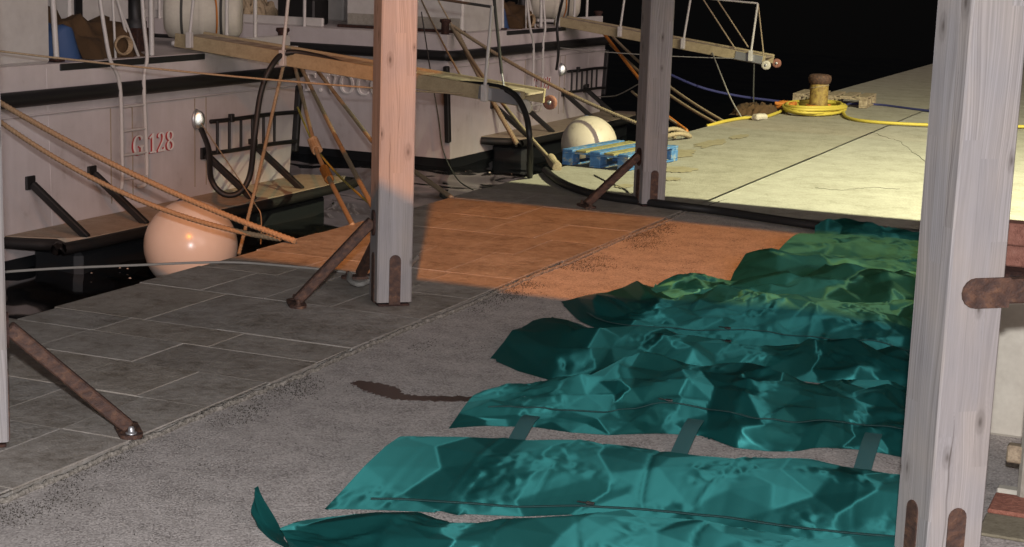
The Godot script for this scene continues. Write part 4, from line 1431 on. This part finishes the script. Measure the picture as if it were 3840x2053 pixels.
	var c1 := [Vector3(-2.601, 0.000, -5.905), Vector3(-2.749, 0.000, -5.811), Vector3(-2.864, 0.000, -5.758), Vector3(-2.950, 0.000, -5.736), Vector3(-3.026, 0.000, -5.761), Vector3(-3.081, 0.000, -5.779), Vector3(-3.151, 0.000, -5.825)]
	var ring := []
	ring.append_array(c0)
	ring.append_array(c1)
	for i in ring.size():
		var a: Vector3 = ring[i]
		var b: Vector3 = ring[(i + 1) % ring.size()]
		for k in 6:
			var q := a.lerp(b, k / 6.0)
			outl.append(Vector2(q.x + 0.006 * sin(i * 5.3 + k * 2.1), q.z + 0.011 * sin(i * 3.1 + k * 2.7)))
	var stn := part(get_node("asphalt"), "stain", plate(outl, 0.002), M.stain, Vector3(0, -0.0145, 0), Basis(Vector3.RIGHT, Vector3.BACK, Vector3.DOWN))

func make_posts() -> void:
	timber_post(Vector3(-3.897, 0.000, -4.451), 0, "timber post at the left picture edge with a rusty brace", [[Vector3(-3.536, 0.000, -4.804), 0.41, 1]])
	timber_post(Vector3(-3.770, 0.000, -7.293), 1, "middle timber post, pink above and bluish below, with two rusty braces", [[Vector3(-4.141, 0.000, -7.004), 0.42], [Vector3(-4.205, 0.000, -7.780), 0.40]])
	timber_post(Vector3(-3.762, -0.000, -11.273), 2, "grey timber post standing farthest, in front of the blue pallet", [[Vector3(-4.103, 0.000, -10.915), 0.36]])
	var t := timber_post(Vector3(-0.652, -0.020, -4.740), 3, "big pale timber post nearest the camera on the right, with rusty bracket", [])
	# rusty bar bolted to its right hand face
	var inv := t.transform.affine_inverse()
	part(t, "bar_plate", plate(stadium(0.085, 0.15), 0.012), M.rust, Vector3(0.102, 0.885, 0.092), Basis(Vector3.BACK, PI * 0.5))
	beam(t, "cross_bar", Vector3(0.095, 0.885, 0.066), Vector3(1.6, 0.885, 0.066), 0.05, 0.07, M.rust, 0.006)

func make_ships() -> void:
	make_ship("near white fishing boat numbered G.128, moored behind the tan float", Vector3(-8.0, 0, -10.98), "G.128", "")
	make_ship("farther white fishing boat with its name on the side and number 127", Vector3(-8.0, 0, -19.25), "G.127", "F.VOCCO")
	var a1 := Vector3(-8.200, 0.932, -11.850)
	var b1 := Vector3(-5.003, 0.638, -11.850)
	gangway("near boat's gangway ending in front of the middle timber post", a1, b1, [[Vector3(-8.022, 0.926, -11.820), Vector3(-7.988, 1.369, -11.820)], [Vector3(-7.123, 0.827, -11.820), Vector3(-7.076, 1.435, -11.820)], [Vector3(-5.312, 0.657, -11.820), Vector3(-5.281, 1.337, -11.820)]], 0.42)
	var a2 := Vector3(-8.097, 0.899, -20.100)
	var b2 := Vector3(-5.302, 0.546, -20.100)
	var gw := gangway("far boat's gangway reaching past the farthest timber post towards the dark", a2, b2, [[Vector3(-8.030, 0.887, -20.070), Vector3(-7.987, 1.316, -20.070)], [Vector3(-7.182, 0.792, -20.070), Vector3(-7.145, 1.250, -20.070)], [Vector3(-6.342, 0.686, -20.070), Vector3(-6.281, 1.260, -20.070)], [Vector3(-5.471, 0.581, -20.070), Vector3(-5.426, 1.233, -20.070)]], 0.42)
	far_gangway_rails(gw)

func far_gangway_rails(t: Node3D) -> void:
	part(t, "hand_rail", tube([Vector3(-5.426, 1.233, -20.070), Vector3(-6.281, 1.275, -20.070)], 0.012, 8), M.white)
	part(t, "hand_rope", tube([Vector3(-6.203, 1.265, -20.300), Vector3(-5.731, 0.645, -20.300)], 0.009, 6), M.rope_pale)
	part(t, "hand_rope", tube([Vector3(-6.024, 1.273, -20.300), Vector3(-5.576, 0.688, -20.300)], 0.009, 6), M.rope_pale)
	part(t, "hand_rope", tube([Vector3(-5.482, 1.217, -20.300), Vector3(-5.374, 0.601, -20.300)], 0.009, 6), M.rope_pale)

func float_ball(label: String, at: Vector3, r: float, m: Material, turn := 0.4) -> void:
	var t := thing("ball_float", label, "float", at, turn, "round floats between boats and quay")
	var prof := []
	for i in 33:
		var a := PI * i / 32.0
		prof.append(Vector2(maxf(sin(a), 0.002) * r, -cos(a) * r))
	part(t, "body", lathe(prof, 48), m, Vector3.ZERO, Basis(Vector3.RIGHT, 0.5) * Basis(Vector3.BACK, -0.7))
	var e := Basis(Vector3.RIGHT, 0.5) * Basis(Vector3.BACK, -0.7)
	part(t, "eye", lathe([Vector2(0.001, 0.09), Vector2(0.035, 0.085), Vector2(0.05, 0.03), Vector2(0.07, -0.01), Vector2(0.09, -0.03)], 16), M.tarp, e * Vector3(0, r - 0.005, 0), e)

func make_lines() -> void:
	float_ball("large pale ball float lit orange, beside the near boat", Vector3(-6.750, -0.397, -9.932), 0.333, M.float_clean, 2.9)
	float_ball("scuffed white ball float behind the blue pallet", Vector3(-6.100, -0.187, -16.232), 0.292, M.float_dirty, 2.6)
	# two thick lines from the near boat's left corner to the quay
	rope("mooring_rope", "upper of two thick tan ropes crossing in front of the near boat's number", "rope", sag(Vector3(-8.0, 1.0, -8.6), Vector3(-5.022, 0.020, -8.475), 0.10, 30), 0.018, M.rope_tan, 0.09)
	rope("mooring_rope", "lower of two thick tan ropes crossing in front of the near boat's number", "rope", sag(Vector3(-7.9, 0.97, -8.5), Vector3(-5.189, -0.000, -8.583), 0.22, 30), 0.016, M.rope_tan, 0.09)
	rope("hand_line", "thin straight line from the left edge to the near gangway's end", "line", sag(Vector3(-7.6, 1.03, -8.6), Vector3(-5.497, 0.653, -11.800), 0.03, 20), 0.0075, M.rope_pale)
	# lines from the near boat's right corner
	rope("mooring_rope", "knotted rope from the near boat's right corner to the quay", "rope", spl([Vector3(-7.900, 0.645, -13.305), Vector3(-6.900, 0.151, -11.936), Vector3(-6.300, 0.027, -11.102), Vector3(-5.087, 0.000, -9.295)], 6), 0.016, M.rope, 0.09)
	rope("rope_knot", "frayed pale knot on the near boat's knotted rope", "knot", [Vector3(-6.930, 0.173, -11.961), Vector3(-6.900, 0.144, -11.936), Vector3(-6.820, 0.107, -11.843)], 0.042, M.rope_pale, 0.05)
	rope("rope_knot", "orange and white frayed knot lower on the near boat's knotted rope", "knot", [Vector3(-6.400, 0.052, -11.227), Vector3(-6.300, 0.028, -11.096), Vector3(-6.220, 0.009, -10.992)], 0.034, M.orange, 0.05)
	rope("mooring_rope", "straight rope passing from the near boat behind the middle post", "rope", [Vector3(-7.900, 0.632, -13.419), Vector3(-6.850, 0.198, -12.190), Vector3(-5.112, 0.000, -9.688)], 0.017, M.rope, 0.09)
	rope("yellow_line", "thin yellow line hanging down to the water by the middle post", "line", spl([Vector3(-7.800, 0.297, -13.184), Vector3(-7.100, 0.088, -12.282), Vector3(-6.400, -0.019, -11.448), Vector3(-5.321, 0.000, -10.023)], 6), 0.009, M.yellow)
	rope("mooring_rope", "long pale rope from the near boat passing behind the middle post to the quay corner", "rope", [Vector3(-7.900, 0.587, -13.726), Vector3(-6.700, 0.126, -12.564), Vector3(-5.085, 0.000, -10.762)], 0.017, M.rope_pale, 0.09)
	rope("float_lanyard", "rope holding the tan float, hung from the near gangway", "rope", spl([Vector3(-7.118, 0.780, -11.800), Vector3(-7.200, 0.467, -11.802), Vector3(-6.900, -0.020, -11.081), Vector3(-6.750, -0.555, -10.564)], 6), 0.014, M.rope, 0.09)
	rope("light_line", "thin white cord from the near boat's bright hawse to the water", "cord", spl([Vector3(-7.900, 0.257, -11.782), Vector3(-7.400, -0.038, -11.461), Vector3(-7.000, -0.267, -11.184), Vector3(-6.900, -0.354, -11.118), Vector3(-6.800, -0.541, -10.953)], 4), 0.005, M.rope_pale)
	# black hose over the near gangway
	rope("hose", "black hose looping from the near boat along its gangway", "hose", spl([Vector3(-7.900, 0.207, -11.781), Vector3(-7.700, 0.056, -11.598), Vector3(-7.500, -0.128, -11.325), Vector3(-7.400, -0.245, -11.345), Vector3(-7.300, -0.236, -11.423), Vector3(-7.250, -0.096, -11.510), Vector3(-7.200, 0.232, -11.500), Vector3(-7.200, 0.562, -11.588), Vector3(-7.150, 0.769, -11.656), Vector3(-7.101, 0.883, -11.820), Vector3(-6.851, 0.864, -11.900), Vector3(-6.365, 0.761, -11.950), Vector3(-5.725, 0.720, -11.950), Vector3(-5.324, 0.723, -11.900), Vector3(-5.076, 0.683, -11.800), Vector3(-4.923, 0.548, -11.700), Vector3(-4.857, 0.330, -11.650), Vector3(-5.028, 0.010, -12.083)], 6), 0.024, M.rubber)
	rope("hose", "black hose lying across the far quay towards the farthest bag", "hose", spl([Vector3(-5.057, 0.020, -12.474), Vector3(-4.785, 0.030, -11.999), Vector3(-4.528, 0.030, -11.645), Vector3(-4.273, 0.030, -11.397), Vector3(-4.042, 0.030, -11.273), Vector3(-3.843, 0.030, -11.227), Vector3(-3.523, 0.030, -11.159), Vector3(-3.237, 0.020, -11.176), Vector3(-2.924, 0.020, -11.076), Vector3(-2.622, 0.020, -10.979), Vector3(-2.287, 0.010, -10.931)], 5), 0.03, M.rubber)
	# lines from the far boat
	rope("mooring_rope", "tan rope from the far boat's near corner past the farthest post", "rope", sag(Vector3(-7.95, 0.93, -16.75), Vector3(-4.968, 0.020, -15.621), 0.10, 24), 0.019, M.rope, 0.1)
	rope("mooring_rope", "pale rope from the far boat's near corner to a knot beside the hose", "rope", sag(Vector3(-7.95, 0.93, -16.7), Vector3(-5.025, 0.030, -12.653), 0.08, 24), 0.017, M.rope_pale, 0.1)
	rope("rope_knot", "pale knot at the quay edge beside the hose end", "knot", [Vector3(-5.202, 0.060, -12.938), Vector3(-5.121, 0.040, -12.802), Vector3(-5.025, 0.030, -12.653)], 0.038, M.rope_pale, 0.05)
	rope("mooring_rope", "thick doubled rope from the far boat down behind the near gangway's end", "rope", sag(Vector3(-7.97, 0.90, -16.85), Vector3(-6.900, -0.235, -16.189), 0.03, 20), 0.026, M.rope, 0.1)
	rope("thin_line", "slack line from the far boat's stern house to the near gangway", "line", sag(Vector3(-8.000, 1.216, -16.064), Vector3(-5.613, 0.614, -12.200), 0.02, 12), 0.009, M.rope)
	rope("thin_line", "second slack line running down from the far boat's stern house", "line", sag(Vector3(-8.200, 1.198, -16.880), Vector3(-8.000, 0.764, -17.083), 0.01, 12), 0.009, M.rope)
	rope("dark_cord", "thin dark knotted cord hanging in front of the far boat", "cord", spl([Vector3(-7.900, 1.100, -15.869), Vector3(-7.400, 0.546, -15.100), Vector3(-7.000, 0.155, -14.481), Vector3(-6.600, -0.066, -13.770), Vector3(-6.200, -0.231, -13.233), Vector3(-5.800, -0.233, -12.701)], 5), 0.006, M.cord)
	rope("hoist_line", "black rope holding up the near gangway's end, with a chain", "rope", [Vector3(-5.399, 1.435, -12.100), Vector3(-5.306, 0.805, -12.100)], 0.013, M.cord)
	rope("hoist_chain", "short bright chain under the black rope at the near gangway's end", "chain", spl([Vector3(-5.306, 0.805, -12.100), Vector3(-5.291, 0.744, -12.100), Vector3(-5.273, 0.636, -12.100)], 3), 0.008, M.galv, 0.03)
	rope("rail_line", "black hand line from the near gangway's end post up to the left", "line", [Vector3(-5.284, 1.331, -11.820), Vector3(-5.991, 1.396, -11.820)], 0.011, M.cord)
	rope("mooring_rope", "orange rope under the far boat's gangway", "rope", [Vector3(-7.800, 0.714, -21.155), Vector3(-6.900, 0.218, -20.089), Vector3(-6.300, -0.014, -18.971), Vector3(-5.111, 0.000, -16.433)], 0.02, M.orange, 0.1)
	rope("mooring_rope", "upper of two pale ropes right of the farthest post", "rope", sag(Vector3(-7.900, 0.664, -21.744), Vector3(-5.085, 0.000, -17.700), 0.08, 16), 0.016, M.rope_pale, 0.09)
	rope("mooring_rope", "lower of two pale ropes right of the farthest post", "rope", sag(Vector3(-7.900, 0.558, -21.678), Vector3(-5.124, -0.000, -17.500), 0.08, 16), 0.016, M.rope_pale, 0.09)
	rope("mooring_rope", "steep pale rope close behind the farthest post, ending at the orange rope", "rope", sag(Vector3(-7.000, 0.061, -20.093), Vector3(-5.147, -0.000, -16.548), 0.02, 16), 0.014, M.rope_pale, 0.09)
	rope("blue_rope", "dark blue rope sagging from the farthest post past the bollard", "rope", spl([Vector3(-6.600, 0.432, -19.641), Vector3(-6.000, 0.230, -19.550), Vector3(-5.600, 0.111, -19.918), Vector3(-5.212, 0.020, -20.557), Vector3(-4.935, 0.010, -20.461), Vector3(-4.191, 0.010, -21.166), Vector3(-3.428, 0.010, -20.765), Vector3(-2.302, 0.010, -20.390)], 5), 0.016, M.blue_rope)
	rope("grey_cord", "grey cord curving down from the far gangway to the quay", "cord", spl([Vector3(-5.977, 0.606, -20.100), Vector3(-5.500, 0.413, -18.920), Vector3(-5.200, 0.193, -18.340), Vector3(-4.993, 0.010, -18.104)], 5), 0.009, M.grey_cord)
	rope("dark_cord", "dark cord hanging from the far gangway's end", "cord", [Vector3(-5.437, 0.548, -20.100), Vector3(-5.423, 0.159, -20.100), Vector3(-5.401, -0.108, -20.100)], 0.010, M.cord)
	rope("grey_cord", "slack grey line from the far boat to the farthest post", "cord", spl([Vector3(-8.000, -0.159, -21.489), Vector3(-7.600, -0.097, -21.176), Vector3(-7.200, 0.082, -20.814), Vector3(-6.900, 0.243, -20.553)], 5), 0.008, M.grey_cord)
	rope("grey_cord", "long thin line stretched from the far boat's stern past its gangway", "cord", sag(Vector3(-8.000, 0.580, -19.824), Vector3(-5.478, 0.560, -20.100), 0.03, 14), 0.006, M.grey_cord)
	rope("far_hand_line", "black line looping from the far boat's hand rail to its yellow tipped hook", "cord", spl([Vector3(-7.950, 1.169, -19.979), Vector3(-7.850, 0.883, -19.584), Vector3(-7.850, 0.534, -19.659), Vector3(-7.900, 0.303, -19.739)], 5), 0.018, M.rubber)
	rope("wire", "grey steel wire low over the water at left, reaching the middle post", "wire", spl([Vector3(-5.536, 0.120, -6.318), Vector3(-5.402, 0.100, -6.688), Vector3(-5.239, 0.060, -7.162), Vector3(-5.007, 0.020, -7.676), Vector3(-4.738, 0.008, -7.817), Vector3(-4.355, 0.008, -7.847), Vector3(-4.129, 0.010, -7.769)], 5), 0.007, M.grey_cord)
	rope("rope_end", "grey rope wound behind the foot of the middle post", "rope", spl([Vector3(-4.232, 0.030, -7.713), Vector3(-4.148, 0.030, -7.561), Vector3(-4.053, 0.030, -7.497), Vector3(-4.028, 0.040, -7.579), Vector3(-3.854, 0.100, -7.533), Vector3(-4.150, 0.020, -8.314), Vector3(-4.186, 0.015, -8.426)], 5), 0.014, M.grey_cord, 0.08)
	# flotsam
	var fv := PackedVector3Array()
	var fi := PackedInt32Array()
	var fn := PackedVector3Array()
	for q in [Vector3(-7.418, -0.630, -9.657), Vector3(-7.594, -0.630, -9.906), Vector3(-7.342, -0.630, -9.997), Vector3(-7.101, -0.630, -9.687), Vector3(-7.276, -0.630, -10.003), Vector3(-7.767, -0.630, -9.944), Vector3(-7.333, -0.630, -16.622), Vector3(-7.173, -0.630, -16.582), Vector3(-7.620, -0.630, -16.485), Vector3(-7.768, -0.630, -13.764), Vector3(-7.823, -0.630, -13.632), Vector3(-8.016, -0.630, -13.741), Vector3(-8.151, -0.630, -13.770)]:
		for k in 1:
			var c: Vector3 = q + Vector3(rng.randf_range(-0.05, 0.05), 0, rng.randf_range(-0.07, 0.07))
			var r := rng.randf_range(0.008, 0.02)
			var n0 := fv.size()
			for e in 5:
				fv.append(c + Vector3(cos(e * 1.256), 0, sin(e * 1.256)) * r * rng.randf_range(0.6, 1.2))
				fn.append(Vector3.UP)
			fv.append(c + Vector3(0, r * 0.6, 0))
			fn.append(Vector3.UP)
			for e in 5:
				fi.append_array([n0 + e, n0 + (e + 1) % 5, n0 + 5])
	var scraps := struct("flotsam", fix_normals(fv, fi, PackedVector2Array(), 1.0, fn), M.letter)
	scraps.set_meta("kind", "stuff")
	tag(scraps, "pale scraps floating on the dark water by the boats", "flotsam")

func make_quay_things() -> void:
	# blue pallet
	var p := pallet("worn blue pallet lying at the quay edge behind the farthest post", Vector3(-4.765, 0.000, -13.474) * Vector3(1, 0, 1) + Vector3(0, 0.004, 0), -0.12, 0.62, 0.98, [M.blue_wood, M.worn_blue, M.blue_wood, M.worn_blue, M.blue_wood], M.blue_wood)
	var p2 := pallet("bare wooden pallet behind the bollard", Vector3(-4.592, 0.000, -20.930) * Vector3(1, 0, 1) + Vector3(0, 0.004, 0), 0.06, 0.92, 0.8, [M.raw_wood], M.raw_wood)
	# bollard
	var b := thing("bollard", "rusty yellow mooring bollard with a wide cap, ringed by yellow rope", "bollard", Vector3(-4.516, 0.000, -19.704))
	part(b, "shaft", lathe([Vector2(0.11, 0.0), Vector2(0.108, 0.3), Vector2(0.105, 0.33)], 28), textured_bollard())
	part(b, "cap", lathe([Vector2(0.105, 0.33), Vector2(0.125, 0.345), Vector2(0.138, 0.39), Vector2(0.13, 0.43), Vector2(0.10, 0.445), Vector2(0.001, 0.45)], 28), M.rust)
	var wrap := []
	for i in 17:
		var a := PI * (0.02 + 0.055 * i)
		wrap.append(Vector3(cos(a) * 0.112, 0.325 - 0.05 * (1.0 - cos(a)) * 0.5, sin(a) * 0.112))
	part(b, "twine", tube(wrap, 0.005, 6), M.rope_pale)
	var bp := b.position
	var ring := []
	for i in 49:
		var a := TAU * i / 16.0
		ring.append(bp + Vector3(cos(a) * 0.135, 0.035 + 0.016 * (i / 16), sin(a) * 0.135))
	solo("orange_rope_ring", tube(ring, 0.018, 9, 0.09), M.orange, "orange rope wound round the foot of the bollard", "rope")
	var heap := []
	for i in 40:
		heap.append(bp + Vector3(-0.36 + 0.1 * sin(i * 1.9), 0.03 + 0.06 * absf(sin(i * 0.7)), 0.1 + 0.14 * cos(i * 1.3)))
	solo("orange_rope_heap", tube(spl(heap, 3), 0.02, 8), M.orange, "small heap of orange rope left of the bollard", "rope")
	var cl := []
	for i in 145:
		var a := TAU * i / 24.0 + 2.4
		var turn := i / 24.0
		var r := 0.34 + 0.022 * sin(turn * 2.3)
		cl.append(bp + Vector3(-0.02 + cos(a) * r * 0.92 + 0.012 * sin(turn * 3.7), 0.03 + 0.011 * turn + 0.012 * sin(a * 1.5), 0.10 + sin(a) * r * 1.9 + 0.05 * sin(turn * 5.1)))
	solo("yellow_rope_coil", tube(cl, 0.019, 8), M.yellow, "coil of yellow rope lying round the bollard", "rope")
	rope("yellow_rope", "yellow rope leading right from the coil behind the big post", "rope", spl([bp + Vector3(0.3, 0.03, 0.0), Vector3(-3.985, 0.020, -18.935), Vector3(-3.638, 0.020, -18.670), Vector3(-3.086, 0.020, -18.767), Vector3(-2.614, 0.020, -19.070), Vector3(-1.853, 0.020, -19.513)], 6), 0.019, M.yellow, 0.0, "yellow rope by the bollard")
	rope("yellow_rope", "yellow rope leading left from the coil along the quay edge", "rope", spl([bp + Vector3(-0.32, 0.03, 0.2), Vector3(-4.807, 0.020, -18.373), Vector3(-4.970, 0.020, -18.052), Vector3(-5.034, 0.020, -17.491), Vector3(-5.093, 0.000, -17.102)], 6), 0.019, M.yellow, 0.0, "yellow rope by the bollard")
	rope("white_knot", "white rope knot on the yellow rope left of the bollard", "knot", [Vector3(-4.852, 0.030, -18.085), Vector3(-4.799, 0.045, -18.052), Vector3(-4.782, 0.030, -18.264)], 0.035, M.plaster, 0.05)
	solo("netting_heap", lump(0.22, 0.32, 0.12, noise(91, 9.0, 3), 18), M.net, "brown heap of netting at the quay edge left of the bollard", "net").position = Vector3(-5.062, 0.000, -18.890)
	var loop := []
	for i in 21:
		var a := TAU * i / 20.0
		loop.append(Vector3(-5.000, 0.040, -15.679) + Vector3(cos(a) * 0.13, 0.03 * sin(a * 2.0), sin(a) * 0.30))
	solo("rope_loop", tube(loop, 0.022, 9, 0.1), M.rope_pale, "pale rope loop at the quay edge right of the farthest post", "rope")
	rope("thin_wire", "thin black wire trailing from the blue pallet over the quay", "wire", spl([Vector3(-4.660, 0.006, -12.546), Vector3(-4.417, 0.006, -12.211), Vector3(-4.182, 0.006, -11.925), Vector3(-4.086, 0.006, -11.763)], 5), 0.005, M.cord)
	# low wall, bricks and column behind the near post
	var w := thing("low_wall", "low white plastered wall behind the big post", "wall", Vector3(-0.02, -0.02, -6.6))
	part(w, "masonry", cbox(Vector3(1.5, 0.60, 0.3), 0.01), M.plaster, Vector3(0.02, 0.30, 0))
	part(w, "coping", cbox(Vector3(1.6, 0.05, 0.4), 0.01), M.rust_dark, Vector3(0.02, 0.627, 0))
	for i in 2:
		for r in 2:
			var bk := solo("brick", cbox(Vector3(0.23, 0.085, 0.11), 0.006), M.brick, [["lower red brick at the end of the low wall", "upper red brick at the end of the low wall"], ["lower red brick farther in on the low wall", "upper red brick farther in on the low wall"]][i][r], "brick", "bricks stacked on the low wall")
			bk.position = Vector3(-0.66 + i * 0.24 + r * 0.03, 0.6755 + r * 0.0855, -6.55 + rng.randf_range(-0.02, 0.02))
			bk.rotation.y = rng.randf_range(-0.06, 0.06)
	var c := thing("concrete_column", "dark grey concrete column at the right picture edge", "column", Vector3(-0.36, -0.02, -5.80))
	part(c, "shaft", cbox(Vector3(0.34, 0.80, 0.30), 0.012), M.concrete_dark, Vector3(0, 0.40, 0))
	part(c, "joint", cbox(Vector3(0.05, 0.06, 0.05), 0.005), M.raw_wood, Vector3(-0.19, 0.16, 0.12))
	var s := thing("step", "worn red tiled step with a pale edge at lower right", "step", Vector3(0.5, -0.02, -5.5))
	part(s, "edge", cbox(Vector3(2.2, 0.02, 0.05), 0.004), M.plaster, Vector3(0, 0.014, -0.22))
	part(s, "tile", cbox(Vector3(2.2, 0.016, 0.20), 0.004), M.red_tile, Vector3(0, 0.01, -0.07))
	part(s, "mossy_strip", cbox(Vector3(2.2, 0.010, 0.22), 0.004), M.moss, Vector3(0, 0.007, 0.16))

func textured_bollard() -> StandardMaterial3D:
	var S := 256
	var b := ramp_texture(S, [[nbytes(noise(95, 0.03, 4), S), 0.8], [nbytes(noise(96, 0.2, 3), S), 0.5]], [[0.0, Color(0.08, 0.045, 0.02)], [0.40, Color(0.22, 0.14, 0.04)], [0.58, Color(0.34, 0.24, 0.06)], [1.0, Color(0.42, 0.31, 0.08)]])
	return textured(b[0], 0.5, 0.7, normal_of(b[1], 3.0), 1.0)
